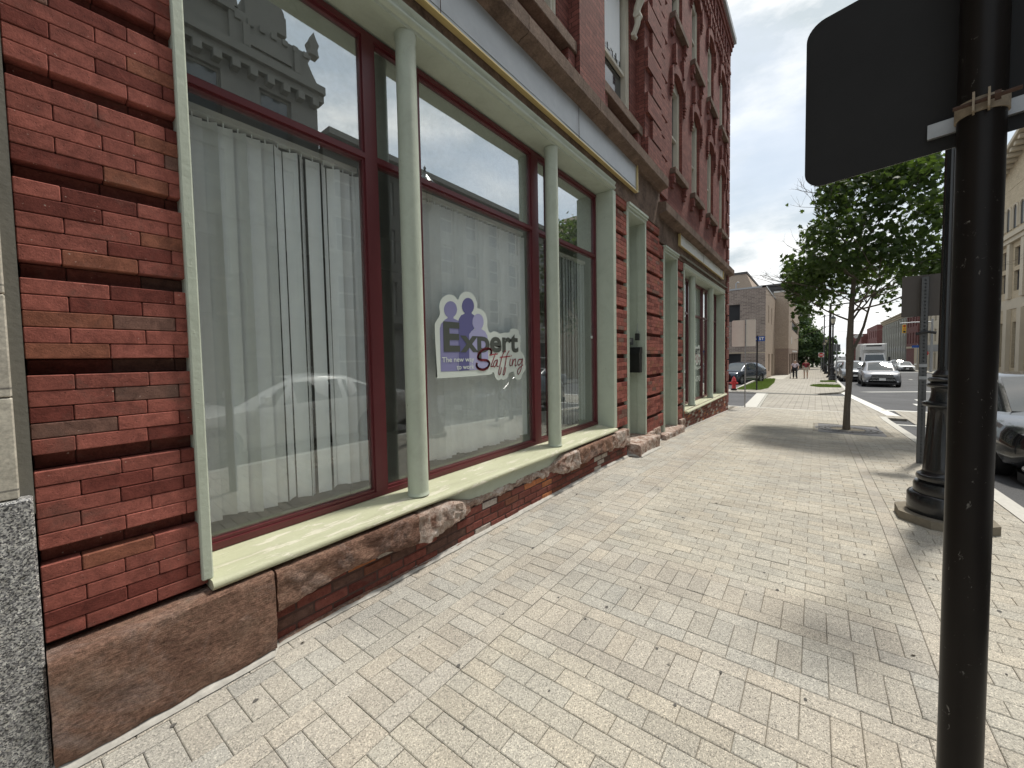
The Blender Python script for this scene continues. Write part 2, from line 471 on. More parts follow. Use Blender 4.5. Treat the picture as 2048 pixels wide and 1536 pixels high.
def flat(name, c, rough=.55):
    def f(t): t.pr(c, rough, None, 0, .35)
    return mk(name, f)
flat('decal_white', (.66, .72, .68)); flat('decal_grey', (.085, .095, .085)); flat('decal_red', (.36, .07, .09))
flat('decal_lilac', (.245, .245, .44)); flat('decal_violet', (.125, .125, .29)); flat('decal_pale', (.38, .38, .60))
M = MATS

# ------------------------------------------------------------------ mesh helpers
def origin(o):
    v = Vector((0, 0, 0))
    while o is not None:
        v += o.location
        o = o.parent
    return v
def tag(o, label=None, cat=None, group=None, kind=None):
    if label: o['label'] = label
    if cat: o['category'] = cat
    if group: o['group'] = group
    if kind: o['kind'] = kind
    return o
def empty(name, loc, label, cat, group=None):
    o = bpy.data.objects.new(name, None)
    col.objects.link(o)
    o.location = loc
    o.empty_display_size = .1
    return tag(o, label, cat, group)
def kids(o): return [c for c in bpy.data.objects if c.parent is o]
def copy_tree(o, parent=None):
    c = o.copy()
    col.objects.link(c)
    c.parent = parent
    for k in kids(o): copy_tree(k, c)
    return c

class MB:
    def __init__(s):
        s.v = []; s.f = []; s.c = []; s.mi = []
    def add(s, vs, fs, c=(.5, .5, .5), mi=0):
        b = len(s.v)
        s.v += [tuple(p) for p in vs]
        for f in fs:
            s.f.append([b + i for i in f]); s.c.append(c); s.mi.append(mi)
    def hexa(s, P, c=(.5, .5, .5), mi=0):     # 8 corners, bottom ring then top ring
        s.add(P, [(0, 3, 2, 1), (4, 5, 6, 7), (0, 1, 5, 4), (1, 2, 6, 5), (2, 3, 7, 6), (3, 0, 4, 7)], c, mi)
    def box(s, x0, x1, y0, y1, z0, z1, c=(.5, .5, .5), mi=0):
        s.hexa([(x0, y0, z0), (x1, y0, z0), (x1, y1, z0), (x0, y1, z0), (x0, y0, z1), (x1, y0, z1), (x1, y1, z1), (x0, y1, z1)], c, mi)
    def fbox(s, F, a0, a1, d0, d1, z0, z1, c=(.5, .5, .5), mi=0):
        s.hexa([F(a0, d0, z0), F(a1, d0, z0), F(a1, d1, z0), F(a0, d1, z0), F(a0, d0, z1), F(a1, d0, z1), F(a1, d1, z1), F(a0, d1, z1)], c, mi)
    def bbox(s, x0, x1, y0, y1, z0, z1, b=.004, c=(.5, .5, .5), mi=0):   # chamfered box
        vs = []; fs = []
        X, Y, Z = (x0, x1), (y0, y1), (z0, z1)
        idx = {}
        for i in (0, 1):
            for j in (0, 1):
                for k in (0, 1):
                    sx, sy, sz = (1, -1)[i], (1, -1)[j], (1, -1)[k]
                    for ax in range(3):
                        p = [X[i], Y[j], Z[k]]
                        for a2, sg in ((0, sx), (1, sy), (2, sz)):
                            if a2 != ax: p[a2] += sg * b
                        idx[(i, j, k, ax)] = len(vs); vs.append(p)
        I = lambda i, j, k, a: idx[(i, j, k, a)]
        for i in (0, 1): fs.append([I(i, 0, 0, 0), I(i, 1, 0, 0), I(i, 1, 1, 0), I(i, 0, 1, 0)])
        for j in (0, 1): fs.append([I(0, j, 0, 1), I(1, j, 0, 1), I(1, j, 1, 1), I(0, j, 1, 1)])
        for k in (0, 1): fs.append([I(0, 0, k, 2), I(1, 0, k, 2), I(1, 1, k, 2), I(0, 1, k, 2)])
        for j in (0, 1):
            for k in (0, 1): fs.append([I(0, j, k, 1), I(1, j, k, 1), I(1, j, k, 2), I(0, j, k, 2)])
        for i in (0, 1):
            for k in (0, 1): fs.append([I(i, 0, k, 0), I(i, 1, k, 0), I(i, 1, k, 2), I(i, 0, k, 2)])
        for i in (0, 1):
            for j in (0, 1): fs.append([I(i, j, 0, 0), I(i, j, 1, 0), I(i, j, 1, 1), I(i, j, 0, 1)])
        for i in (0, 1):
            for j in (0, 1):
                for k in (0, 1): fs.append([I(i, j, k, 0), I(i, j, k, 1), I(i, j, k, 2)])
        s.add(vs, fs, c, mi)
    def tube(s, pts, rad, n=8, c=(.5, .5, .5), mi=0, cap=True):
        pts = [Vector(p) for p in pts]
        if not isinstance(rad, (list, tuple)): rad = [rad] * len(pts)
        vs = []
        ref = None
        for i, p in enumerate(pts):
            d = (pts[min(i + 1, len(pts) - 1)] - pts[max(i - 1, 0)]).normalized()
            if ref is None:
                ref = Vector((1, 0, 0)) if abs(d.x) < .8 else Vector((0, 1, 0))
            a = (ref - d * ref.dot(d)).normalized()
            ref = a
            b = d.cross(a)
            for k in range(n):
                t = 2 * PI * k / n
                vs.append(p + (a * math.cos(t) + b * math.sin(t)) * rad[i])
        fs = []
        for i in range(len(pts) - 1):
            for k in range(n):
                k2 = (k + 1) % n
                fs.append((i * n + k, i * n + k2, (i + 1) * n + k2, (i + 1) * n + k))
        if cap:
            fs.append(tuple(range(n))[::-1]); fs.append(tuple((len(pts) - 1) * n + k for k in range(n)))
        s.add(vs, fs, c, mi)
    def lathe(s, prof, cx, cy, n=24, c=(.5, .5, .5), mi=0, z=0):
        vs = []; fs = []
        for r, h in prof:
            for k in range(n):
                t = 2 * PI * k / n
                vs.append((cx + r * math.cos(t), cy + r * math.sin(t), z + h))
        for i in range(len(prof) - 1):
            for k in range(n):
                k2 = (k + 1) % n
                fs.append((i * n + k, i * n + k2, (i + 1) * n + k2, (i + 1) * n + k))
        fs.append(tuple(range(n))[::-1]); fs.append(tuple((len(prof) - 1) * n + k for k in range(n)))
        s.add(vs, fs, c, mi)
    def prism(s, poly, A, B, c=(.5, .5, .5), mi=0):   # poly of 2-D points, A/B map (a,b) to the two caps
        n = len(poly)
        vs = [A(*p) for p in poly] + [B(*p) for p in poly]
        fs = [tuple(range(n))[::-1], tuple(range(n, 2 * n))] + [(i, (i + 1) % n, n + (i + 1) % n, n + i) for i in range(n)]
        s.add(vs, fs, c, mi)
    def build(s, name, mats, parent=None, smooth=False, recalc=True, loc=None):
        o3 = origin(parent) if parent is not None else Vector(loc or (0, 0, 0))
        me = bpy.data.meshes.new(name)
        me.from_pydata([(p[0] - o3.x, p[1] - o3.y, p[2] - o3.z) for p in s.v], [], s.f)
        if not isinstance(mats, (list, tuple)): mats = [mats]
        for m in mats: me.materials.append(m)
        me.polygons.foreach_set('material_index', s.mi)
        at = me.color_attributes.new('Col', 'FLOAT_COLOR', 'CORNER')
        buf = []
        for f, c in zip(s.f, s.c): buf += [c[0], c[1], c[2], 1.0] * len(f)
        at.data.foreach_set('color', buf)
        if recalc:
            bm = bmesh.new(); bm.from_mesh(me)
            bmesh.ops.recalc_face_normals(bm, faces=bm.faces)
            bm.to_mesh(me); bm.free()
        if smooth:
            me.polygons.foreach_set('use_smooth', [True] * len(me.polygons))
            try: me.set_sharp_from_angle(angle=R_(42))
            except Exception: pass
        me.update()
        o = bpy.data.objects.new(name, me)
        col.objects.link(o)
        if parent is not None: o.parent = parent
        else: o.location = o3
        return o

def frame_of(o, u, n):
    o, u, n = Vector(o), Vector(u), Vector(n)
    return lambda a, d, z: o + u * a - n * d + Vector((0, 0, z))
def wall(mb, F, a0, a1, z0, z1, holes, depth=.15, c=(.5, .5, .5), mi=0, rmi=None):
    A = sorted({a0, a1, *[h[0] for h in holes], *[h[1] for h in holes]})
    Z = sorted({z0, z1, *[h[2] for h in holes], *[h[3] for h in holes]})
    for i in range(len(A) - 1):
        for k in range(len(Z) - 1):
            ca, cz = (A[i] + A[i + 1]) / 2, (Z[k] + Z[k + 1]) / 2
            if any(h[0] < ca < h[1] and h[2] < cz < h[3] for h in holes): continue
            mb.add([F(A[i], 0, Z[k]), F(A[i + 1], 0, Z[k]), F(A[i + 1], 0, Z[k + 1]), F(A[i], 0, Z[k + 1])], [(0, 1, 2, 3)], c, mi)
    r = mi if rmi is None else rmi
    for h in holes:
        q = [(h[0], h[2]), (h[1], h[2]), (h[1], h[3]), (h[0], h[3])]
        for i in range(4):
            p, e = q[i], q[(i + 1) % 4]
            mb.add([F(p[0], 0, p[1]), F(e[0], 0, e[1]), F(e[0], depth, e[1]), F(p[0], depth, p[1])], [(0, 1, 2, 3)], c, r)
def window(parent, F, a0, a1, z0, z1, d, fm, gm, fw=.05, rail=True, mull=0, name='window', pane=True, ft=.05):
    m = MB()
    m.fbox(F, a0, a0 + fw, d, d + ft, z0, z1); m.fbox(F, a1 - fw, a1, d, d + ft, z0, z1)
    m.fbox(F, a0 + fw, a1 - fw, d, d + ft, z0, z0 + fw); m.fbox(F, a0 + fw, a1 - fw, d, d + ft, z1 - fw, z1)
    if rail:
        zm = z0 + (z1 - z0) * .48
        m.fbox(F, a0 + fw, a1 - fw, d + .004, d + ft - .004, zm - fw * .4, zm + fw * .4)
    for i in range(mull):
        am = a0 + (a1 - a0) * (i + 1) / (mull + 1)
        m.fbox(F, am - fw * .4, am + fw * .4, d + .006, d + ft - .006, z0 + fw, z1 - fw)
    o = m.build(name, fm, parent)
    if pane:
        g = MB()
        g.fbox(F, a0 + fw * .5, a1 - fw * .5, d + ft * .55, d + ft * .7, z0 + fw * .5, z1 - fw * .5)
        g.build('pane', gm, o)
    return o
def text_mesh(body, name, mat, parent, F, a0, a1, z0, z1, bold=0.0, d=0.0, shear=0.0, depth=.001):
    cu = bpy.data.curves.new(name, 'FONT')
    cu.body = body; cu.size = 1; cu.offset = bold; cu.shear = shear; cu.resolution_u = 4
    t = bpy.data.objects.new(name, cu)
    col.objects.link(t)
    bpy.context.view_layer.update()
    me = bpy.data.meshes.new_from_object(t.evaluated_get(bpy.context.evaluated_depsgraph_get()))
    bpy.data.objects.remove(t)
    xs = [v.co.x for v in me.vertices]; ys = [v.co.y for v in me.vertices]
    X0, X1, Y0, Y1 = min(xs), max(xs), min(ys), max(ys)
    mb = MB()
    vs = [F(a0 + (v.co.x - X0) / (X1 - X0) * (a1 - a0), d, z0 + (v.co.y - Y0) / (Y1 - Y0) * (z1 - z0)) for v in me.vertices]
    mb.add(vs, [tuple(p.vertices) for p in me.polygons])
    bpy.data.meshes.remove(me)
    return mb.build(name, mat, parent, recalc=False)
# ------------------------------------------------------------------ ground
def ribbon(name, x0, x1, y0, y1, dz, mat, step=2.0, parent=None, yfun=None, thick=0.0, kind='structure'):
    xs = [x0]
    while xs[-1] < x1 - 1e-6: xs.append(min(x1, xs[-1] + step))
    for g in GX:
        if x0 < g < x1: xs.append(g)
    xs = sorted(set(xs))
    mb = MB()
    vs = []
    for x in xs:
        ya, yb = yfun(x) if yfun else (y0, y1)
        vs += [(x, ya, gz(x) + dz), (x, yb, gz(x) + dz)]
    fs = [(2 * i, 2 * i + 2, 2 * i + 3, 2 * i + 1) for i in range(len(xs) - 1)]
    if thick:
        n = len(vs)
        vs += [(a, b, c - thick) for a, b, c in vs]
        m = len(xs)
        fs += [tuple(n + i for i in f[::-1]) for f in fs]
        for i in range(m - 1):
            fs += [(2 * i, n + 2 * i, n + 2 * i + 2, 2 * i + 2), (2 * i + 1, 2 * i + 3, n + 2 * i + 3, n + 2 * i + 1)]
        fs += [(0, 1, n + 1, n), (2 * m - 2, n + 2 * m - 2, n + 2 * m - 1, 2 * m - 1)]
    mb.add(vs, fs)
    o = mb.build(name, mat, parent, recalc=bool(thick))
    if kind: o['kind'] = kind
    return o

mb = MB()
xs = sorted(set([-80, -20] + GX[1:] + [x for x in range(0, 120, 6)]))
ys = [-400, -60, -20, -1.6, 2.3, 20, 60, 400]
vs = [(x, y, gz(x) - .10) for x in xs for y in ys]
fs = [(i * len(ys) + j, (i + 1) * len(ys) + j, (i + 1) * len(ys) + j + 1, i * len(ys) + j + 1) for i in range(len(xs) - 1) for j in range(len(ys) - 1)]
mb.add(vs, fs)
tag(mb.build('road', M['asphalt'], recalc=False), kind='structure')

# near pavement: every paver laid by itself on a bed of joint sand
def paver_cols():
    k = random.uniform(.92, 1.07); q = random.uniform(-.008, .008)
    return {'y': (.395 * k + q, .373 * k, .325 * k - q), 'g': (.372 * k + q, .356 * k, .320 * k - q), 'p': (.384 * k + q, .360 * k, .318 * k - q)}
pav = MB()
YL, YR = 2.325, -1.50
XA, XB = -3.0, 16.45
U = .1035
def put(x0, x1, y0, y1, t):
    y0, y1 = max(y0, YR), min(y1, YL)
    x0, x1 = max(x0, XA), min(x1, XB)
    if x1 - x0 < .02 or y1 - y0 < .02: return
    xm, ym = (x0 + x1) / 2, (y0 + y1) / 2
    if abs(xm - 11.85) < .95 and abs(ym + .62) < .62: return       # tree grate
    g, b = .0013, .0036
    tz = [random.uniform(-.0011, .0011) for _ in range(4)]
    lift = random.uniform(-.001, .001)
    if random.random() < .02: lift += random.choice((-.003, .003))
    P = []
    for lev in (0, 1, 2):
        q = []
        gg = g if lev < 2 else g + b
        for i, (cx, cy) in enumerate(((x0 + gg, y0 + gg), (x1 - gg, y0 + gg), (x1 - gg, y1 - gg), (x0 + gg, y1 - gg))):
            sx = cx - .045 * (cy - .13)
            z = gz(sx) + (-.03, -b * .8, 0)[lev] + tz[i] + lift
            q.append((sx, cy, z))
        P += q
    fs = [(8, 9, 10, 11)]
    for k in range(4):
        k2 = (k + 1) % 4
        fs += [(k, k2, 4 + k2, 4 + k), (4 + k, 4 + k2, 8 + k2, 8 + k)]
    pav.add(P, fs, paver_cols()[t])
def field(x0, x1, y0, y1, t='y', par=0):
    n = max(1, round((x1 - x0) / U)); du = (x1 - x0) / n
    for i in range(n):
        y = y0 + (-U if (i + par) % 2 else 0)
        while y < y1 - .01:
            put(x0 + i * du, x0 + (i + 1) * du, max(y, y0), min(y + 2 * U, y1), t)
            y += 2 * U
def band_x(x0, y0, y1, t):       # one module running across the walk: stretcher row, soldier row, stretcher row
    y = y0
    for a, k in ((x0, 0), (x0 + 3 * U, 1)):
        y = y0 - (U if k else 0)
        while y < y1: put(a, a + U, max(y, y0), min(y + 2 * U, y1), t); y += 2 * U
    y = y0
    while y < y1 - .01: put(x0 + U, x0 + 3 * U, y, min(y + U, y1), t); y += U
def band_y(y0, x0, x1, t):       # the same module running along the walk
    for a, k in ((y0, 0), (y0 + 3 * U, 1)):
        x = x0 - (U if k else 0)
        while x < x1: put(max(x, x0), min(x + 2 * U, x1), a, a + U, t); x += 2 * U
    x = x0
    while x < x1 - .01: put(x, min(x + U, x1), y0 + U, y0 + 3 * U, t); x += U
X1, Y1 = 1.755, 1.385
W4 = 4 * U
field(XA, X1, -.48, Y1, 'y')
band_x(X1, -.48, Y1, 'p'); band_x(X1 + W4, -.48, Y1, 'g'); band_x(X1 + 2 * W4, -.48, Y1, 'p')
X2 = X1 + 3 * W4
field(X2, XB, -.48, Y1, 'y')
band_y(Y1, XA, XB, 'p')
band_y(Y1 + W4, XA, XB, 'g')
x = XA
while x < XB: put(x, x + 2 * U, Y1 + 2 * W4, YL, 'p'); x += 2 * U
x = XA
while x < XB: put(x, x + 2 * U, -.48 - U, -.48, 'p'); x += 2 * U
field(XA, XB, YR, -.48 - U, 'y', 1)
tag(pav.build('pavement', M['paver'], recalc=False), kind='structure')
ribbon('pavement_bed', XA, XB + .02, YR - .01, 2.45, -.0075, M['joint_sand'], .5, thick=.11)
ribbon('kerb', -12, 15.75, -1.655, -1.505, .002, M['kerb_granite'], 1.5, thick=.16)
# walk round the corner, up the side street
ribbon('side_pavement', 14.93, 16.45, 2.46, 40, -.004, M['far_paver'], .5, thick=.09)
ribbon('corner_kerb', 16.46, 16.62, -.95, 40, -.004, M['kerb_granite'], .5, thick=.14)
# crossing over the side street
def cwy(x): return (-1.75 + (x - 16.6) * .07, 1.60 + (x - 16.6) * .045)
ribbon('side_crossing', 16.63, 24.75, 0, 0, -.055, M['far_paver'], 1, yfun=cwy, thick=.04)
ribbon('crossing_edge', 16.63, 24.75, 0, 0, -.05, M['grey_stone'], 1, yfun=lambda x: (cwy(x)[1] + .01, cwy(x)[1] + .10), thick=.05)
ribbon('crossing_border', 16.63, 24.75, 0, 0, -.05, M['kerb_granite'], 1, yfun=lambda x: (cwy(x)[1] + .11, cwy(x)[1] + .55), thick=.05)
ribbon('crossing_line', 17.0, 29.0, 0, 0, -.09, M['road_paint'], 1, yfun=lambda x: (-2.12 + (x - 17) * .068, -1.80 + (x - 17) * .068))
# paved crossing over the main street with its white lines
ribbon('main_crossing', 14.95, 18.6, -10.9, -2.15, -.08, M['far_paver'], 1)
ribbon('crossing_stripe_near', 14.62, 14.84, -10.9, -1.75, -.092, M['road_paint'], 1)
ribbon('crossing_stripe_far', 18.72, 19.0, -10.9, -1.85, -.09, M['road_paint'], 1)
ribbon('ramp_paving', 15.78, 16.45, -2.1, -1.52, -.03, M['far_paver'], .3, thick=.06)
# far pavement
ribbon('far_pavement', 24.8, 190, 0, 0, 0, M['far_paver'], 2, yfun=lambda x: (-1.32 if x > 27.4 else -1.32 + (27.4 - x) * .55, 3.7), thick=.2)
ribbon('far_kerb', 27.4, 190, -1.48, -1.325, .003, M['kerb_granite'], 3, thick=.2)
ribbon('corner_walk', 24.8, 26.2, 3.72, 30, -.003, M['concrete'], 1, thick=.1)
ribbon('far_side_kerb', 24.62, 24.78, -.1, 30, -.01, M['kerb_granite'], .5, thick=.12)
ribbon('opposite_pavement', -60, 14.4, -15.2, -11, 0, M['far_paver'], 4, thick=.2)
ribbon('opposite_far_pavement', 26, 200, -14.1, -11, 0, M['far_paver'], 4, thick=.2)
ribbon('parking_line', 29, 31.4, -5.4, -1.9, -.092, M['road_paint'], 2, yfun=lambda x: (-1.9 - (x - 29) * 1.4 - .55, -1.9 - (x - 29) * 1.4))
for i, (x, y) in enumerate(((24, -3.6), (21.5, -3.2), (48, -6.6), (60, -6.4))):
    ribbon('lane_mark', x, x + .8, y - .1, y + .1, -.094, M['road_paint'], 1)
ribbon('far_stop_line', 74, 75, -10.9, -4.4, -.094, M['road_paint'], 1)
# worn white caulk along the foot of the wall
mb = MB()
x = -.05; vs = []; fs = []
while x < 14.9:
    w_ = .004 + .014 * noise.noise(Vector((x * 4, 0, 1))) + .006 * noise.noise(Vector((x * 17, 3, 1)))
    j = .012 * noise.noise(Vector((x * 1.7, 5, 1)))
    yb = (2.236 if x < .785 else (2.298 if x < 5.9 else (2.12 if x < 6.88 else 2.33))) + j * .6
    if noise.noise(Vector((x * 2.2, 9, 3))) < -.12: w_ = .0015
    zz = gz(x) + .006
    vs += [(x, yb - max(w_, .002) - .01, zz), (x, yb, zz + .012), (x, yb + .06, zz + .03)]
    x += .04
n = len(vs) // 3
fs = []
for i in range(n - 1):
    for k in (0, 1): fs.append((3 * i + k, 3 * i + 3 + k, 3 * i + 4 + k, 3 * i + 1 + k))
mb.add(vs, fs)
tag(mb.build('caulk_line', M['white_caulk'], recalc=False), kind='structure')
# old gum spots and leaf litter, scattered thin and small
mb = MB()
for i in range(150):
    x, y = random.uniform(.2, 9), random.uniform(-1.0, 2.2)
    r = random.choice((.006, .007, .009, .012))
    n = 9; ph = random.random() * 6
    P = [(x + r * (1 + .25 * math.sin(3 * t + ph)) * math.cos(t), y + r * .8 * math.sin(t), gz(x) + .0035) for t in [2 * PI * k / n for k in range(n)]]
    mb.add(P, [tuple(range(n))], (.1, .1, .1))
tag(mb.build('gum_spots', M['gum'], recalc=False), kind='stuff')
mb = MB()
for i in range(16):
    x, y = random.uniform(.5, 9), random.uniform(-1.2, 2.25)
    if i % 3 == 0: y = random.uniform(2.15, 2.28)
    a = random.random() * 6; L = random.uniform(.008, .018); h = random.uniform(.002, .005)
    dx, dy = math.cos(a) * L, math.sin(a) * L
    z = gz(x) + .004
    mb.add([(x - dx, y - dy, z), (x - dy * .3, y + dx * .3, z + h), (x + dx, y + dy, z + h * .5), (x + dy * .3, y - dx * .3, z)], [(0, 1, 2, 3)])
tag(mb.build('litter', M['soil'], recalc=False), kind='stuff')

# ------------------------------------------------------------------ brick work helpers
def brick_col(k=1.0):
    r = random.random()
    c = Vector((.280, .095, .075)) * random.uniform(.82, 1.12)
    if r < .10: c = Vector((.17, .095, .076)) * random.uniform(.9, 1.15)
    elif r < .30: c = Vector((.165, .048, .038)) * random.uniform(.85, 1.1)
    elif r < .36: c = Vector((.24, .095, .062))
    return tuple(c * k)
def jbrick(mb, x0, x1, y0, y1, z0, z1, b=.004, c=None):
    j = lambda: random.uniform(-.0012, .0012)
    mb.bbox(x0, x1, y0 + j(), y1, z0 + j() * .4, z1 + j() * .4, b, c or brick_col())
def brick_pier(root, x0, x1, yf, zb, ztop, base=.474, rec=.055, ltop=None, name='pier'):
    mb = MB()
    P, H = .372, .062
    wd = x1 - x0
    k = math.floor((zb - base) / P)
    while base + k * P < ztop:
        z0 = base + k * P
        for c in range(6):
            za, zt = z0 + c * H, z0 + (c + 1) * H
            if za < zb - .01 or zt > ztop + .02: continue
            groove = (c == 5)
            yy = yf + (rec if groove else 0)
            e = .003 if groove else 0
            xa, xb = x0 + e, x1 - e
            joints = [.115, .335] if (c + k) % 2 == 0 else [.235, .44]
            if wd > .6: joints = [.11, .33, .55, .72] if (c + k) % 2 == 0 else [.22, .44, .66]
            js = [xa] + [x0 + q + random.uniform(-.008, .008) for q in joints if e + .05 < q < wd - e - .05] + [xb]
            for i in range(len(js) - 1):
                jbrick(mb, js[i] + .0012, js[i + 1] - .0012, yy, yf + .16, za + .0012, zt - .0012, .0032, brick_col(.55 if groove else 1))  # groove courses get a darker colour, painting in deeper groove shadow
        k += 1
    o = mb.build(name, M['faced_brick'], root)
    mb = MB()
    mb.box(x0 + rec + .002, x1 - rec - .002, yf + rec + .008, yf + .34, zb, ztop)
    mb.build('mortar_core', M['dark_mortar'], o)
    return o
def brick_run(root, x0, x1, yf, zbf, ztf, H=.068, name='base_wall', white=.1, mort='dark_mortar', pale=0):
    mb = MB()
    z = math.floor(min(zbf(x0), zbf(x1)) / H) * H; k = 0
    while z < max(ztf(x0), ztf(x1)):
        x = x0 - (.1 if k % 2 else 0)
        while x < x1:
            xa, xb = max(x, x0), min(x + .21, x1)
            xm = (xa + xb) / 2
            if xb - xa > .03 and z + H > zbf(xm) - .05 and z + H <= ztf(xm) + .02:
                r = random.random()
                c = brick_col(.62 if not pale else .8)
                if r < white: c = (.40, .36, .32)
                elif r < white + .05: c = (.38, .15, .07)
                jbrick(mb, xa + .004, xb - .004, yf + random.uniform(0, .006), yf + .09, z + .004, z + H - .004, .006, c)
            x += .21
        z += H; k += 1
    o = mb.build(name, M['faced_brick'], root)
    mb = MB()
    nx = 24
    for i in range(nx):
        a, b = x0 + (x1 - x0) * i / nx, x0 + (x1 - x0) * (i + 1) / nx
        mb.box(a, b, yf + .008, yf + .2, zbf(a) - .1, min(ztf(a), ztf(b)))
    mb.build('mortar_core', M[mort], o)
    return o
def rough_stone(root, x0, x1, front, back, bot, top, amp, mat, seed=0, name='stone_ledge', parent=None, rnd=.02):
    nx = max(6, int((x1 - x0) / .022))
    mb = MB(); vs = []; fs = []
    ring = 0
    for i in range(nx + 1):
        x = x0 + (x1 - x0) * i / nx
        yf, zb, zt = front(x), bot(x), top(x)
        t_ = (zt - zb)
        R = min(rnd, t_ * .35)
        pts = [(back, zt), (yf + R * 3, zt), (yf + R * .6, zt - R * .12), (yf + R * .12, zt - R * .6), (yf, zt - R * 1.6)]
        m = 9
        for q in range(1, m): pts.append((yf, zt - R * 1.6 - (t_ - 3.2 * R) * q / m))
        pts += [(yf, zb + R * 1.6), (yf + R * .3, zb + R * .4), (yf + R * 2, zb), (back, zb)]
        ring = len(pts)
        for q, (y, z) in enumerate(pts):
            v = Vector((x * 9, y * 9, z * 9 + seed * 7))
            dn = noise.fractal(v, .9, 2.2, 5) * amp
            d2 = noise.fractal(v * 4.5, .8, 2, 3) * amp * .35
            fr = 1 if 2 <= q < ring - 1 else .15
            ex = .004 * noise.noise(v * 3) if i in (0, nx) else 0
            vs.append((x + ex, y + (dn + d2) * fr, z + (dn * .45) * (fr if q > 4 else .1)))
    for i in range(nx):
        for q in range(ring):
            q2 = (q + 1) % ring
            fs.append((i * ring + q, (i + 1) * ring + q, (i + 1) * ring + q2, i * ring + q2))
    fs.append(tuple(range(ring))); fs.append(tuple(nx * ring + q for q in range(ring))[::-1])
    mb.add(vs, fs)
    return mb.build(name, M[mat], root, smooth=True)
def extrude_x(root, prof, x0, x1, mat, name, smooth=False, step=None):
    mb = MB()
    n = len(prof)
    xs = [x0, x1]
    if step:
        k = int((x1 - x0) / step); xs = [x0 + (x1 - x0) * i / k for i in range(k + 1)]
    vs = []
    for x in xs:
        for y, z in prof:
            w_ = .0022 * noise.noise(Vector((x * 3, y * 20, z * 20))) if step else 0
            vs.append((x, y + w_, z + w_))
    fs = [tuple(range(n)), tuple((len(xs) - 1) * n + i for i in range(n))[::-1]]
    for i in range(len(xs) - 1):
        for q in range(n):
            q2 = (q + 1) % n
            fs.append((i * n + q, (i + 1) * n + q, (i + 1) * n + q2, i * n + q2))
    mb.add(vs, fs)
    return mb.build(name, M[mat], root, smooth)

# ------------------------------------------------------------------ building at the left edge (stone)
nb = empty('stone_building', (-1.5, 2.3, 0), 'pale stone building with a grey granite base at the left edge of the view', 'building')
mb = MB()
mb.bbox(-6, -.004, 2.27, 2.9, -.1, 1.075, .008)
mb.build('granite_base', M['grey_granite'], nb)
mb = MB()
for k, (za, zb_) in enumerate(((1.08, 1.449), (1.453, 1.822), (1.826, 2.19), (2.194, 2.56), (2.564, 2.93), (2.934, 3.3), (3.304, 8.2), (8.204, 14))):
    mb.bbox(-6, -.034, 2.285, 2.9, za, zb_, .004)
mb.build('stone_wall', M['limestone_block'], nb)
mb = MB(); mb.box(-.036, -.0005, 2.335, 2.8, 1.0, 12.5); mb.build('joint_filler', M['mortar_strip'], nb)
mb = MB(); mb.box(-6, -.01, 2.9, 14, -.1, 13.9); mb.build('rear_block', M['limestone_block'], nb)

# ------------------------------------------------------------------ main red brick building
b1 = empty('brick_building', (0, 2.35, 0), 'red brick building with the wide maroon framed shop window and green columns', 'building')
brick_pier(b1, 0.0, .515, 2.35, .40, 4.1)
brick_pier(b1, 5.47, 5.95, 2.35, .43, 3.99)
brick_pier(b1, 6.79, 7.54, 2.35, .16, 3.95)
# brownstone plinth stones
rough_stone(b1, .0, .772, lambda x: 2.245, 2.40, lambda x: .02, lambda x: .445, .008, 'brownstone', 1, rnd=.018)
rough_stone(b1, .787, 1.712, lambda x: 2.24 + .02 * math.sin(x * 2.1), 2.42, lambda x: .235 + .025 * math.sin(x * 6), lambda x: .438, .017, 'brownstone', 2, rnd=.022)
def e_front(x):
    t = min(1, max(0, (x - 2.05) / .3)); s = min(1, max(0, (3.80 - x) / .2)); k = t * s
    return 2.245 + .075 * k
def e_top(x):
    t = min(1, max(0, (x - 2.05) / .28)); s = min(1, max(0, (3.85 - x) / .25)); k = min(t, s)
    return .432 - .085 * k
def e_bot(x):
    t = min(1, max(0, (x - 1.95) / .5)); s = min(1, max(0, (3.9 - x) / .6)); k = min(t, s)
    return .20 + .055 * k + .012 * math.sin(x * 9)
rough_stone(b1, 1.728, 4.14, e_front, 2.42, e_bot, e_top, .028, 'eroded_stone', 5, rnd=.03)['label'] = 'deeply eroded ledge stone with white salt bloom'
rough_stone(b1, 4.155, 5.13, lambda x: 2.25, 2.42, lambda x: .235 + .02 * math.sin(x * 7), lambda x: .435, .016, 'brownstone', 8)
rough_stone(b1, 5.145, 5.76, lambda x: 2.26 + .02 * math.sin(x * 5), 2.44, lambda x: .19 + .02 * math.sin(x * 11), lambda x: .432, .022, 'eroded_stone', 9)
brick_run(b1, .79, 5.83, 2.315, lambda x: gz(x) - .02, lambda x: .29 if x < 1.7 else .27, name='base_wall', white=.07)
rough_stone(b1, .80, 2.2, lambda x: 2.30, 2.34, lambda x: -.02, lambda x: .028 - .006 * math.sin(x * 4), .008, 'brownstone', 12, name='footing_stone', rnd=.01)
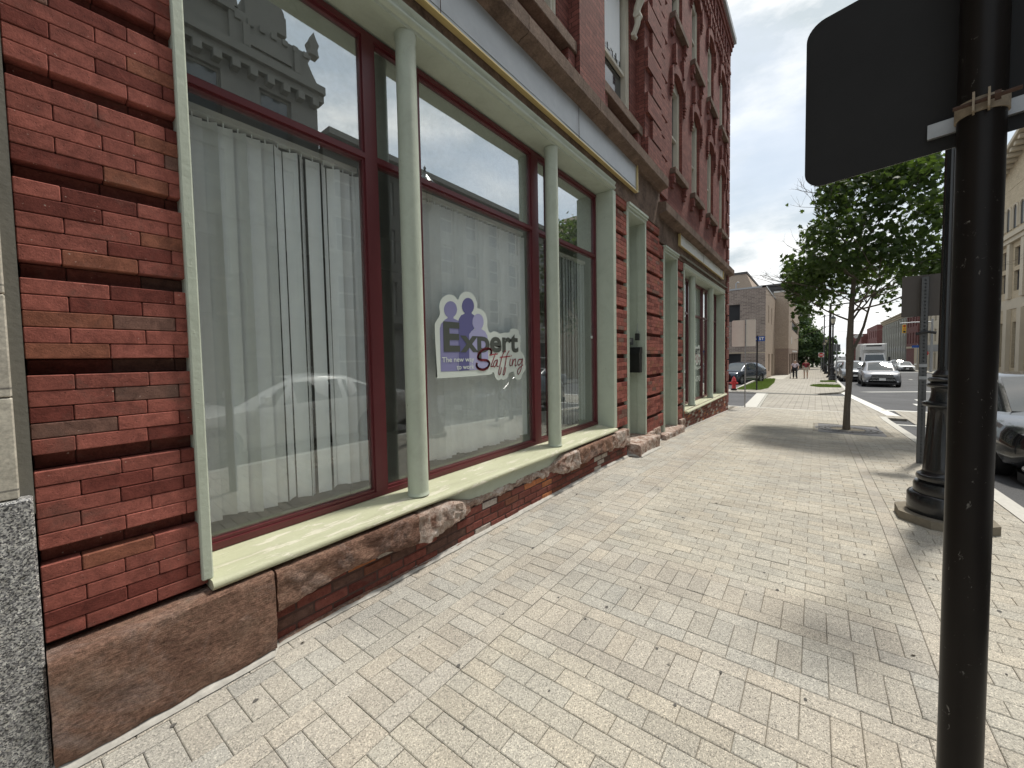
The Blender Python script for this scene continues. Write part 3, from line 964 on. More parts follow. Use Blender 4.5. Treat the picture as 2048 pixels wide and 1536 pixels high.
# sill board, header, jambs
sill_prof = [(2.60, .445), (2.60, .528), (2.335, .500), (2.315, .503), (2.290, .501), (2.278, .492), (2.272, .478), (2.276, .464), (2.290, .456), (2.315, .452)]
extrude_x(b1, sill_prof, .517, 5.375, 'peeling_sill_paint', 'window_sill', True, .05)
mb = MB(); mb.box(1.9, 4.0, 2.335, 2.36, .30, .449); mb.build('apron_board', M['green_paint'], b1)
hp = [(2.62, 3.965), (2.355, 3.965), (2.350, 3.985), (2.338, 3.99), (2.322, 4.0), (2.317, 4.013), (2.320, 4.025), (2.332, 4.032), (2.335, 4.042), (2.325, 4.062), (2.316, 4.078), (2.316, 4.088), (2.62, 4.088)]
extrude_x(b1, hp, .50, 5.45, 'green_paint', 'header_moulding', True, .06)
for xa, xb in ((.487, .532), (5.362, 5.462)):
    mb = MB(); mb.bbox(xa, xb, 2.325, 2.62, .50, 3.963, .006); mb.build('window_jamb', M['green_paint'], b1)
extrude_x(b1, [(2.33, .5), (2.345, .5), (2.345, .52), (2.33, .52)], 5.40, 5.46, 'green_paint', 'jamb_foot')
# green cast iron columns
for xc in (1.865, 3.875):
    mb = MB()
    R0 = .079
    prof = [(R0 * 1.08, 0), (R0 * 1.07, .008), (R0 * 1.02, .014), (R0, .035)]
    for i in range(24):
        z = .04 + (3.40 - .04) * i / 23
        prof.append((R0 * (1 - .06 * i / 23) + .0016 * noise.noise(Vector((z * 4, xc, 0))), z))
    prof += [(R0 * 1.0, 3.415), (R0 * 1.02, 3.45)]
    mb.lathe(prof, xc, 2.43, 28, z=.512)
    mb.build('column', M['green_paint'], b1, True)
# maroon shop window frame
def shop_frame(root, name, segs, x0, x1, z0, z1, zr, yg=2.60):
    """segs: list of mullions (xa, xb). outer frame plus rail; profiles stepped like milled timber"""
    mb = MB()
    def bar(a0, a1, c0, c1):
        mb.box(a0, a1, yg, yg + .06, c0, c1)
    def step(a0, a1, c0, c1):   # raised centre bead
        mb.box(a0, a1, yg - .014, yg + .0, c0, c1)
    bar(x0, x1, z0, z0 + .065); bar(x0, x1, z1 - .065, z1)
    step(x0, x1, z0 + .006, z0 + .045); step(x0, x1, z1 - .045, z1 - .006)
    allv = [(x0, x0 + .06)] + segs + [(x1 - .06, x1)]
    for a, b in allv:
        bar(a, b, z0 + .065, z1 - .065)
        step(a + .014, b - .014, z0 + .045, z1 - .045)
    for (a, b), (c, d) in zip(allv[:-1], allv[1:]):
        bar(b, c, zr - .032, zr + .032)
        step(b - .014, c + .014, zr - .018, zr + .018)
    o = mb.build(name, M['maroon_paint'], root)
    for (a, b), (c, d) in zip(allv[:-1], allv[1:]):
        for za, zb_, mt in ((z0 + .065, zr - .032, 'window_glass'), (zr + .032, z1 - .065, 'dusty_glass')):
            g = MB(); g.box(b, c, yg + .02, yg + .026, za, zb_)
            p = g.build('pane', M[mt], o)
    return o
shop_frame(b1, 'shop_window_frame', [(1.585, 1.71), (2.06, 2.12), (3.68, 3.84), (4.03, 4.09)], .533, 5.36, .525, 3.95, 3.05)
# room behind the shop window
mb = MB()
def room(mb, x0, x1, y0, y1, z0, z1):
    v = [(x0, y0, z0), (x1, y0, z0), (x1, y1, z0), (x0, y1, z0), (x0, y0, z1), (x1, y0, z1), (x1, y1, z1), (x0, y1, z1)]
    mb.add(v, [(0, 1, 2, 3), (4, 5, 6, 7), (1, 2, 6, 5), (2, 3, 7, 6), (3, 0, 4, 7)])
    mb.add([(x0, y0, z1), (x1, y0, z1), (x1, y0 - .4, z1), (x0, y0 - .4, z1)], [(0, 1, 2, 3)])
room(mb, -.5, 6.4, 2.70, 7.5, .40, 4.25)
mb.build('interior', M['interior_wall'], b1, recalc=False)
mb = MB()
mb.box(-.5, .517, 2.69, 2.72, .4, 4.3); mb.box(5.38, 6.4, 2.69, 2.72, .4, 4.3); mb.box(.4, 5.4, 2.665, 2.70, .38, .55)
mb.box(.45, 5.45, 2.625, 2.72, 3.955, 4.3)
mb.build('inner_lining', M['interior_wall'], b1)
mb = MB(); mb.box(1.4, 5.0, 5.4, 5.45, .4, 3.0); mb.box(1.4, 5.0, 5.38, 5.40, 2.25, 2.31); mb.build('partition', M['interior_dark'], b1)
# stone lintel, cornice and upper walls
mb = MB(); mb.bbox(-.01, 7.548, 2.345, 2.62, 4.09, 4.64, .006); mb.bbox(5.45, 7.548, 2.343, 2.62, 3.955, 4.11, .005)
mb.build('stone_lintel', M['weathered_stone'], b1)
cp = [(2.60, 4.60), (2.30, 4.60), (2.27, 4.625), (2.19, 4.64), (2.172, 4.66), (2.168, 4.80), (2.18, 4.815), (2.36, 4.845), (2.60, 4.85)]
for i, (a, b) in enumerate(((-.01, 1.52), (1.528, 3.10), (3.108, 4.64), (4.648, 6.1), (6.108, 7.50))):
    extrude_x(b1, cp, a, b, 'weathered_stone', 'cornice', False, .08)
F1 = frame_of((0, 2.50, 0), (1, 0, 0), (0, -1, 0))
wins = [(.29, 1.27), (1.88, 2.56), (3.16, 4.16), (5.47, 6.47)]
wins = [(.29, 1.27), (3.16, 4.16), (5.47, 6.47)]
mb = MB()
holes = [(a, b, 5.47, 7.62) for a, b in wins] + [(a, b, 8.6, 10.7) for a, b in wins]
wall(mb, F1, -.01, 7.53, 4.8, 12.2, holes, .16)
mb.build('wall', M['red_brick'], b1, recalc=False)
for xa, xb in ((-.01, .0), (1.6, 2.83), (4.45, 5.18)):
    if xb - xa < .1: continue
    mb = MB(); mb.box(xa, xb, 2.35, 2.499, 4.82, 11.6); mb.build('pilaster', M['red_brick'], b1)
mb = MB(); mb.box(6.77, 7.54, 2.352, 2.499, 4.82, 11.6); mb.build('pilaster', M['red_brick'], b1)
mb = MB(); mb.box(-.01, 7.53, 2.67, 12, 4.3, 12.1); mb.build('rear_block', M['dark_brick'], b1)
mb = MB(); mb.box(-.01, 7.53, 2.25, 12, 12.2, 12.4); mb.build('roof', M['metal_coping'], b1)
for a, b in wins:
    for zb_, zt in ((5.47, 7.62), (8.6, 10.7)):
        m = MB()
        m.box(a, a + .09, 2.53, 2.65, zb_, zt); m.box(b - .09, b, 2.53, 2.65, zb_, zt); m.box(a + .09, b - .09, 2.53, 2.65, zt - .1, zt)
        m.box(a, a + .045, 2.515, 2.53, zb_, zt); m.box(b - .045, b, 2.515, 2.53, zb_, zt)
        m.box(a + .09, b - .09, 2.57, 2.65, zb_, zb_ + .06)
        zm = zb_ + .72
        m.box(a + .09, b - .09, 2.56, 2.61, zm, zm + .05)
        o = m.build('window_frame', M['cream_paint'], b1)
        g = MB(); g.box(a + .09, b - .09, 2.62, 2.63, zb_ + .06, zt - .1); g.build('pane', M['dark_window_glass'], o)
        g = MB()
        nx = 16
        for i in range(nx):
            xa = a + .13 + (b - a - .26) * i / nx; xb = a + .13 + (b - a - .26) * (i + 1) / nx
            zl = zm + .22 + .06 * math.sin(i * 1.7) + .05 * noise.noise(Vector((i * .7, a, zb_)))
            g.box(xa, xb, 2.612, 2.616, zl, zt - .1)
        g.build('window_shade', M['blind_fabric'], o)
        m = MB(); m.bbox(a - .28, b + .27, 2.375, 2.56, zb_ - .155, zb_ - .012, .008); o = m.build('window_sill', M['weathered_stone'], b1)
        for e in (a - .26, b + .09):
            m = MB(); m.box(e, e + .16, 2.40, 2.499, zb_ - .32, zb_ - .156); m.box(e, e + .16, 2.43, 2.499, zb_ - .40, zb_ - .32)
            m.build('sill_bracket', M['red_brick'], b1)
        # scrolled corbel carrying the hood at the right of the window
        zc = zt - .45
        for side in (a - .13, b + .05):
            m = MB(); pts = []
            for i in range(20):
                t = i / 19
                pts.append((side + .035, 2.44 - .13 * (1 - t) ** 1.3 - .022 * math.sin(t * 11), zc + .42 - .72 * t))
            m.tube(pts, [.075 - .035 * i / 19 for i in range(20)], 8)
            for q, (yy, zz, rr) in enumerate(((2.325, zc + .34, .062), (2.39, zc + .02, .045), (2.45, zc - .27, .026))):
                m.tube([(side - .03, yy, zz), (side + .11, yy, zz)], rr * 1.25, 12)
            m.build('scroll_corbel', M['cream_paint'], b1, True)
        m = MB(); m.box(a - .22, b + .22, 2.30, 2.56, zt - .02, zt + .14); m.box(a - .18, b + .18, 2.35, 2.56, zt + .14, zt + .2)
        m.build('window_hood', M['cream_paint'], b1)
# quoin blocks
def quoins(root, sets, yb, out):
    for (xa, xb, z0, z1, pitch, narrow) in sets:
        z = z0; k = 0
        while z + pitch * .5 < z1:
            n_ = narrow if k % 2 else 0
            if n_ >= 0:
                a = xa + (n_ if narrow > 0 and xa < 7.55 else 0); b = xb - (narrow if (k % 2 and xa >= 7.55) else 0)
                m = MB(); m.box(a, b, yb - out, yb - .001, z + .012, z + pitch * .92); m.build('quoin', M['red_brick'], root)
            z += pitch; k += 1
quoins(b1, [(6.80, 7.535, 4.98, 11.4, .372, .24)], 2.352, .05)
for k in range(3):
    extrude_x(b1, [(2.35 - .04 * k, 11.3 + .2 * k), (2.6, 11.3 + .2 * k), (2.6, 11.49 + .2 * k), (2.35 - .04 * k, 11.49 + .2 * k)], 0, 7.53, 'red_brick', 'parapet_band')
# door recesses
def door_recess(root, x0, x1, zb, zt, yf, hdr=.12):
    m = MB()
    for s, xa in ((1, x0), (-1, x1)):
        a, b = (xa - .06, xa) if s > 0 else (xa, xa + .06)
        m.box(a, b, yf - .005, yf + .13, zb, zt); m.box(a + .002 * s, b + .002 * s, yf + .145, yf + .62, zb, zt)
        aa, bb = (b, b + .012) if s > 0 else (a - .012, a)
        m.box(aa, bb, yf + .132, yf + .146, zb, zt); m.box(aa, bb, yf - .012, yf + .01, zb, zt)
    m.box(x0, x1, yf + .62, yf + .68, zb, zt)
    o = m.build('door_jamb', M['green_paint'], root)
    m = MB()
    m.box(x0 - .05, x1 + .05, yf - .012, yf + .64, zt, zt + hdr * .4)
    m.box(x0 - .05, x1 + .05, yf - .035, yf + .3, zt + hdr * .4, zt + hdr * .7); m.box(x0 - .05, x1 + .05, yf - .05, yf + .3, zt + hdr * .7, zt + hdr)
    m.build('door_header', M['green_paint'], root)
    m = MB()
    m.box(x0 + .05, x1 - .05, yf + .585, yf + .62, zb + .02, zt - .6)
    d = m.build('door', M['green_paint'], root)
    m = MB(); m.box(x0 + .15, x1 - .15, yf + .575, yf + .584, zb + 1.0, zt - .75); m.build('door_glass', M['dark_window_glass'], d)
    m = MB(); m.tube([(x0 + .12, yf + .55, zb + .98), (x0 + .12, yf + .584, zb + .98)], .03, 12); m.build('door_knob', M['chrome'], d)
    m = MB(); m.box(x0 + .05, x1 - .05, yf + .60, yf + .615, zt - .56, zt - .03); m.build('transom_light', M['dark_window_glass'], d)
door_recess(b1, 5.985, 6.745, .17, 3.84, 2.35)
rough_stone(b1, 5.90, 6.86, lambda x: 2.13 + .03 * abs(math.sin((x - 5.9) * 3.2)), 2.98, lambda x: -.06, lambda x: .165, .012, 'eroded_stone', 15, name='door_step', rnd=.025)
rough_stone(b1, 6.80, 7.12, lambda x: 2.315, 2.5, lambda x: .0, lambda x: .18, .010, 'eroded_stone', 17, name='stone_ledge')
brick_run(b1, 6.80, 7.54, 2.335, lambda x: gz(x), lambda x: .02, name='base_wall', white=.1)
rough_stone(b1, 7.13, 7.53, lambda x: 2.325, 2.5, lambda x: .0, lambda x: .20, .012, 'eroded_stone', 18, name='stone_ledge')

# ------------------------------------------------------------------ corner building
b2 = empty('corner_building', (11.2, 2.38, -.2), 'red brick corner building with arched upper windows and a smaller shop front', 'building')
Y2 = 2.38
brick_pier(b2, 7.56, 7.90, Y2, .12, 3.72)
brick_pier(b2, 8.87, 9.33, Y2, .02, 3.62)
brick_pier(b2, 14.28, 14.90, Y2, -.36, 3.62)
door_recess(b2, 7.935, 8.80, .02, 3.60, Y2)
rough_stone(b2, 7.60, 8.95, lambda x: 2.25, 3.0, lambda x: gz(x) - .05, lambda x: .018, .02, 'eroded_stone', 21, name='door_step', rnd=.03)
rough_stone(b2, 8.97, 9.36, lambda x: 2.33, 2.5, lambda x: gz(x) - .05, lambda x: .12, .015, 'eroded_stone', 22, name='stone_ledge')
brick_run(b2, 9.30, 14.93, 2.345, lambda x: gz(x) - .02, lambda x: .27, name='base_wall', white=.16, mort='concrete_dirty', pale=1)
extrude_x(b2, [(y + .0, z - .235) for y, z in sill_prof], 9.34, 14.27, 'peeling_sill_paint', 'window_sill', True, .08)
extrude_x(b2, [(y + .03, z - .46) for y, z in hp], 9.33, 14.28, 'green_paint', 'header_moulding', True)
for xa, xb in ((9.33, 9.37), (14.20, 14.28)):
    mb = MB(); mb.bbox(xa, xb, 2.355, 2.64, .27, 3.503, .006); mb.build('window_jamb', M['green_paint'], b2)
for xc in (10.45, 12.62):
    mb = MB(); mb.lathe([(.095, 0), (.095, .02), (.078, .04), (.074, 3.0), (.076, 3.22)], xc, 2.46, 24, z=.285); mb.build('column', M['green_paint'], b2, True)
shop_frame(b2, 'shop_window_frame', [(10.2, 10.34), (10.62, 10.70), (12.2, 12.34), (12.78, 12.86), (13.7, 13.76)], 9.37, 14.20, .29, 3.49, 2.62, 2.61)
mb = MB(); room(mb, 9.0, 14.6, 2.72, 6.5, .1, 3.75); mb.build('interior', M['interior_wall'], b2, recalc=False)
mb = MB(); mb.box(9.3, 14.3, 2.64, 2.72, 3.495, 3.8); mb.box(9.3, 14.3, 2.68, 2.72, .05, .31); mb.box(9.0, 9.36, 2.69, 2.72, .1, 3.8); mb.box(14.21, 14.6, 2.69, 2.72, .1, 3.8)
mb.build('inner_lining', M['interior_wall'], b2)
mb = MB(); mb.bbox(7.552, 14.905, 2.374, 2.64, 3.74, 4.2, .006); mb.bbox(9.0, 14.905, 2.377, 2.64, 3.655, 3.739, .004); mb.build('stone_lintel', M['weathered_stone'], b2)
cp2 = [(y + .03, z - .42) for y, z in cp]
for a, b in ((7.46, 9.4), (9.408, 11.3), (11.308, 13.2), (13.208, 15.02)):
    extrude_x(b2, cp2, a, b, 'weathered_stone', 'cornice', False, .08)
F2 = frame_of((0, Y2, 0), (1, 0, 0), (0, -1, 0))
wx = [(8.45, 9.22), (10.05, 10.82), (11.72, 12.49), (13.36, 14.13)]
mb = MB()
holes = [(a, b, z0, z1) for a, b in wx for z0, z1 in ((5.38, 7.42), (8.42, 10.22))]
wall(mb, F2, 7.55, 14.9, 4.4, 12.0, holes, .2)
mb.build('wall', M['red_brick'], b2, recalc=False)
mb = MB(); mb.box(7.56, 14.88, 2.60, 12, 4.2, 11.9); mb.box(14.62, 14.898, 2.74, 12, -.5, 4.2); mb.build('rear_block', M['dark_brick'], b2)
Fq = frame_of((14.9, 2.38, 0), (0, 1, 0), (1, 0, 0))
mb = MB(); wall(mb, Fq, 0, 9.6, -.5, 12.0, [], .1); mb.build('side_wall', M['red_brick'], b2, recalc=False)
for a, b in wx:
    for z0, z1 in ((5.38, 7.42), (8.42, 10.22)):
        cx = (a + b) / 2; hw = (b - a) / 2
        o_ = MB()
        # brick infill making the segmental head of the opening
        n = 10
        for i in range(n):
            t0, t1 = -1 + 2 * i / n, -1 + 2 * (i + 1) / n
            f0, f1 = z1 - .17 + .17 * (1 - t0 * t0) ** .8, z1 - .17 + .17 * (1 - t1 * t1) ** .8
            xa, xb = cx + hw * t0, cx + hw * t1
            o_.hexa([(xa, Y2 - .001, f0), (xb, Y2 - .001, f1), (xb, Y2 + .2, f1), (xa, Y2 + .2, f0), (xa, Y2 - .001, z1 + .01), (xb, Y2 - .001, z1 + .01), (xb, Y2 + .2, z1 + .01), (xa, Y2 + .2, z1 + .01)])
        # projecting arch band, stepped shoulders and ears
        for i in range(n):
            t0, t1 = -1.18 + 2.36 * i / n, -1.18 + 2.36 * (i + 1) / n
            g = lambda t: z1 - .02 + .20 * max(0, 1 - (t / 1.25) ** 2)
            xa, xb = cx + hw * t0, cx + hw * t1
            o_.hexa([(xa, Y2 - .045, g(t0) - .19), (xb, Y2 - .045, g(t1) - .19), (xb, Y2 - .002, g(t1) - .19), (xa, Y2 - .002, g(t0) - .19),
                     (xa, Y2 - .045, g(t0)), (xb, Y2 - .045, g(t1)), (xb, Y2 - .002, g(t1)), (xa, Y2 - .002, g(t0))])
        for s in (-1, 1):
            e = cx + s * hw * 1.25
            o_.box(e - .05, e + .05, Y2 - .06, Y2 - .002, z1 - .42, z1 - .06)
            for q in range(3): o_.box(e - .05 + .0, e + .05, Y2 - .03 - .012 * q, Y2 - .002, z1 - .60 + .062 * q, z1 - .57 + .062 * q)
            o_.box(cx + s * .30 - .045, cx + s * .30 + .045, Y2 - .075, Y2 - .002, z1 + .10, z1 + .48)
        o_.build('window_arch', M['red_brick'], b2)
        m = MB()
        m.box(a, a + .09, 2.46, 2.56, z0, z1); m.box(b - .09, b, 2.46, 2.56, z0, z1); m.box(a + .09, b - .09, 2.46, 2.56, z1 - .22, z1)
        m.box(a, a + .04, 2.445, 2.46, z0, z1); m.box(b - .04, b, 2.445, 2.46, z0, z1)
        m.box(a + .09, b - .09, 2.50, 2.56, z0, z0 + .05)
        zm = z0 + .85; m.box(a + .09, b - .09, 2.485, 2.54, zm, zm + .045)
        fr_ = m.build('window_frame', M['cream_paint'], b2)
        g = MB(); g.box(a + .09, b - .09, 2.545, 2.55, z0 + .05, z1 - .22); g.build('pane', M['dark_window_glass'], fr_)
        m = MB(); m.bbox(a - .13, b + .13, 2.27, 2.5, z0 - .13, z0 - .01, .006); m.build('window_sill', M['weathered_stone'], b2)
        for e in (a - .06, b + .06):
            m = MB(); m.box(e - .06, e + .06, 2.30, 2.379, z0 - .30, z0 - .131); m.box(e - .06, e + .06, 2.33, 2.379, z0 - .40, z0 - .30)
            m.build('sill_bracket', M['red_brick'], b2)
quoins(b2, [(7.56, 8.0, 4.6, 10.6, .372, .16)], Y2, .05)
z = -.1; k = 0
while z < 11.2:
    n_ = .16 if k % 2 else 0
    m = MB(); m.box(14.48 + n_, 14.94, Y2 - .04, Y2 - .001, z + .012, z + .34); m.box(14.901, 14.94, Y2 - .001, Y2 + .5 - n_, z + .012, z + .34)
    m.build('quoin', M['red_brick'], b2)
    z += .372; k += 1
# corbelled parapet: recessed slots, dentils and stepped bands
x = 7.75
while x < 14.7:
    m = MB(); m.box(x, x + .10, Y2 - .05, Y2 - .002, 10.50, 10.66); m.box(x, x + .10, Y2 - .075, Y2 - .002, 10.661, 10.78); m.build('dentil', M['red_brick'], b2)
    x += .19
x = 7.8
while x < 14.6:
    m = MB(); m.box(x, x + .12, Y2 - .07, Y2 - .002, 10.96, 11.36); m.box(x + .03, x + .09, Y2 - .09, Y2 - .002, 10.88, 10.96); m.build('corbel', M['red_brick'], b2)
    x += .41
for k, (za, zb_, o_) in enumerate(((10.785, 10.86, .06), (11.40, 11.50, .06), (11.505, 11.62, .10), (11.625, 11.76, .14))):
    m = MB(); m.box(7.56, 14.93, Y2 - o_, Y2 + .2, za, zb_); m.build('parapet_band', M['red_brick'], b2)
m = MB(); m.bbox(7.55, 15.03, Y2 - .20, 12, 11.765, 11.95, .01); m.build('roof_coping', M['metal_coping'], b2)
# ------------------------------------------------------------------ things on the shop fronts
def blind(name, x0, x1, y, z0, z1, label, pitch, wid, ang, gaps=(), group='vertical blinds in the shop windows'):
    root = empty(name, ((x0 + x1) / 2, y, z1), label, 'blind', group)
    m = MB(); m.box(x0, x1, y - .03, y + .03, z1, z1 + .035); m.build('head_rail', M['blind_rail'], root)
    x = x0 + pitch / 2; i = 0
    while x < x1:
        if i not in gaps:
            a = ang(i, x)
            ca, sa = math.cos(a) * wid / 2, math.sin(a) * wid / 2
            sw = .006 * math.sin(i * 2.1)
            zb = z0 + .012 * math.sin(i * 1.3) + random.uniform(-.006, .006)
            mb = MB(); vs = []
            for z, k in ((z1 - .02, 0), (z1 - .06, .2), ((z0 + z1) / 2, .6), (zb, 1)):
                for t in (-1, -.5, 0, .5, 1):
                    cv = .006 * (1 - t * t)
                    vs.append((x + ca * t - sa / wid * 2 * cv + sw * k, y + sa * t + ca / wid * 2 * cv, z))
            fs = [(r * 5 + c, r * 5 + c + 1, r * 5 + 6 + c, r * 5 + 5 + c) for r in range(3) for c in range(4)]
            mb.add(vs, fs)
            mb.tube([(x, y, z1), (x, y, z1 - .03)], .004, 5)
            mb.build('slat', M['blind_fabric'], root, True, recalc=False)
        x += pitch; i += 1
    return root
blind('window_blind', .60, 1.60, 2.735, .64, 2.96, 'grey vertical blind with dark gaps between twisted slats, in the nearest shop window pane', .0725, .089,
      lambda i, x: R_((-8, -36, -18, -40, -12, -32, 42, -36, 54, -10, 48, -38, -12, -30)[i % 14]))
blind('window_blind', 2.12, 3.68, 2.735, .63, 2.99, 'evenly closed pale vertical blind behind the staffing sticker', .072, .089, lambda i, x: R_(-24 + 9 * math.sin(i * 1.7)))
blind('window_blind', 4.12, 5.22, 2.735, .62, 2.93, 'vertical blind with open slats in the pane beside the first brick pier after the columns', .08, .089, lambda i, x: R_(50 + 6 * math.sin(i * 2.2)))
blind('window_blind', 10.75, 12.2, 2.75, .42, 2.5, 'pale vertical blind in the shop window of the corner building', .08, .089, lambda i, x: R_(-20 + 5 * math.sin(i)))

OUT = [(2.287, 1.393), (2.251, 1.411), (2.239, 1.442), (2.232, 1.83), (2.243, 1.885), (2.293, 1.956), (2.289, 2.031), (2.311, 2.088), (2.358, 2.127), (2.415, 2.146), (2.472, 2.141), (2.519, 2.11), (2.542, 2.152), (2.589, 2.185), (2.636, 2.199), (2.699, 2.193), (2.752, 2.154), (2.778, 2.1), (2.777, 2.058), (2.838, 2.048), (2.895, 2.01), (2.919, 1.95), (2.915, 1.895), (2.951, 1.824), (3.016, 1.84), (3.071, 1.834), (3.115, 1.82), (3.187, 1.833), (3.274, 1.84), (3.289, 1.869), (3.33, 1.882), (3.394, 1.882), (3.443, 1.863), (3.449, 1.828), (3.474, 1.803), (3.469, 1.733), (3.473, 1.646), (3.524, 1.597), (3.548, 1.548), (3.546, 1.495), (3.558, 1.459), (3.541, 1.414), (3.495, 1.372), (3.464, 1.325), (3.413, 1.314), (3.363, 1.339), (3.334, 1.405), (3.261, 1.399), (3.226, 1.35), (3.159, 1.329), (3.12, 1.339), (3.068, 1.33), (3.025, 1.361), (3.008, 1.41), (2.972, 1.415), (2.923, 1.396)]
HD = [[(2.503, 2.019), (2.498, 1.995), (2.485, 1.972), (2.466, 1.954), (2.443, 1.941), (2.418, 1.936), (2.394, 1.938), (2.372, 1.947), (2.355, 1.962), (2.345, 1.982), (2.342, 2.005), (2.346, 2.028), (2.358, 2.05), (2.376, 2.069), (2.399, 2.082), (2.423, 2.088), (2.448, 2.087), (2.471, 2.078), (2.488, 2.063), (2.499, 2.043)], [(2.73, 2.073), (2.725, 2.048), (2.712, 2.025), (2.693, 2.006), (2.669, 1.993), (2.643, 1.987), (2.618, 1.989), (2.596, 1.998), (2.579, 2.013), (2.568, 2.034), (2.565, 2.057), (2.57, 2.081), (2.582, 2.104), (2.6, 2.122), (2.623, 2.136), (2.649, 2.142), (2.674, 2.141), (2.697, 2.133), (2.715, 2.117), (2.726, 2.097)], [(2.862, 1.927), (2.857, 1.901), (2.845, 1.878), (2.826, 1.859), (2.803, 1.846), (2.778, 1.841), (2.753, 1.844), (2.731, 1.854), (2.714, 1.871), (2.704, 1.892), (2.701, 1.917), (2.706, 1.941), (2.717, 1.964), (2.735, 1.983), (2.758, 1.996), (2.783, 2.002), (2.808, 2.0), (2.83, 1.99), (2.848, 1.973), (2.859, 1.952)]]
BD = [[(2.287, 1.452), (2.288, 1.833), (2.303, 1.875), (2.351, 1.916), (2.384, 1.932), (2.39, 1.964), (2.452, 1.968), (2.456, 1.933), (2.519, 1.916), (2.503, 1.449)], [(2.508, 1.449), (2.513, 1.887), (2.52, 1.93), (2.551, 1.969), (2.598, 1.987), (2.609, 2.01), (2.683, 2.016), (2.698, 1.995), (2.73, 1.982), (2.713, 1.944), (2.7, 1.898), (2.726, 1.854), (2.654, 1.798), (2.643, 1.451)], [(2.643, 1.451), (2.652, 1.791), (2.687, 1.83), (2.748, 1.851), (2.754, 1.871), (2.81, 1.873), (2.821, 1.855), (2.878, 1.834), (2.912, 1.792), (2.921, 1.722), (2.919, 1.453)]]
STF = [[(2.959, 1.595), (2.967, 1.643), (2.919, 1.66), (2.849, 1.651), (2.791, 1.619), (2.764, 1.574), (2.8, 1.55), (2.892, 1.541), (2.933, 1.516), (2.913, 1.477), (2.854, 1.452), (2.785, 1.458), (2.747, 1.486), (2.748, 1.516)], [(3.033, 1.615), (2.975, 1.515), (2.955, 1.48), (2.986, 1.479)], [(2.935, 1.596), (3.064, 1.607)], [(3.062, 1.546), (3.018, 1.531), (2.992, 1.491), (3.016, 1.474), (3.062, 1.538), (3.048, 1.481), (3.073, 1.477)], [(3.195, 1.644), (3.147, 1.595), (3.098, 1.48), (3.077, 1.399), (3.102, 1.398), (3.124, 1.463)], [(3.261, 1.64), (3.22, 1.594), (3.183, 1.478), (3.147, 1.392), (3.174, 1.395), (3.196, 1.461)], [(3.101, 1.57), (3.273, 1.581)], [(3.279, 1.551), (3.264, 1.484), (3.291, 1.479)], [(3.291, 1.581), (3.295, 1.59)], [(3.321, 1.551), (3.305, 1.479), (3.334, 1.534), (3.37, 1.546), (3.36, 1.477), (3.382, 1.481)], [(3.493, 1.544), (3.427, 1.541), (3.404, 1.498), (3.425, 1.48), (3.469, 1.505), (3.5, 1.549), (3.467, 1.435), (3.422, 1.38), (3.401, 1.394), (3.416, 1.436), (3.506, 1.482)]]
def flatpoly(mb, pts, y, th=.0012):
    mb.prism(pts, lambda a, z: (a, y, z), lambda a, z: (a, y + th, z))
def smoothline(pts, k=5):
    if len(pts) < 3: return pts
    o = []
    P = [pts[0]] + list(pts) + [pts[-1]]
    for i in range(1, len(P) - 2):
        for q in range(k):
            t = q / k
            o.append(tuple(.5 * ((2 * P[i][c]) + (-P[i - 1][c] + P[i + 1][c]) * t + (2 * P[i - 1][c] - 5 * P[i][c] + 4 * P[i + 1][c] - P[i + 2][c]) * t * t + (-P[i - 1][c] + 3 * P[i][c] - 3 * P[i + 1][c] + P[i + 2][c]) * t ** 3) for c in (0, 1)))
    o.append(pts[-1])
    return o
def closedsmooth(pts, k=3):
    o = []; n = len(pts)
    for i in range(n):
        p0, p1, p2, p3 = pts[i - 1], pts[i], pts[(i + 1) % n], pts[(i + 2) % n]
        for q in range(k):
            t = q / k
            o.append(tuple(.5 * ((2 * p1[c]) + (-p0[c] + p2[c]) * t + (2 * p0[c] - 5 * p1[c] + 4 * p2[c] - p3[c]) * t * t + (-p0[c] + 3 * p1[c] - 3 * p2[c] + p3[c]) * t ** 3) for c in (0, 1)))
    return o
def ribbon_stroke(mb, pts, w_, y):
    pts = smoothline(pts)
    for i in range(len(pts) - 1):
        a, b = Vector((pts[i][0], pts[i][1])), Vector((pts[i + 1][0], pts[i + 1][1]))
        d = (b - a)
        if d.length < 1e-6: continue
        d.normalize(); n = Vector((-d.y, d.x)) * w_; a2 = a - d * w_ * .4; b2 = b + d * w_ * .4
        mb.add([(a2.x - n.x, y, a2.y - n.y), (b2.x - n.x, y, b2.y - n.y), (b2.x + n.x, y, b2.y + n.y), (a2.x + n.x, y, a2.y + n.y)], [(0, 1, 2, 3)])
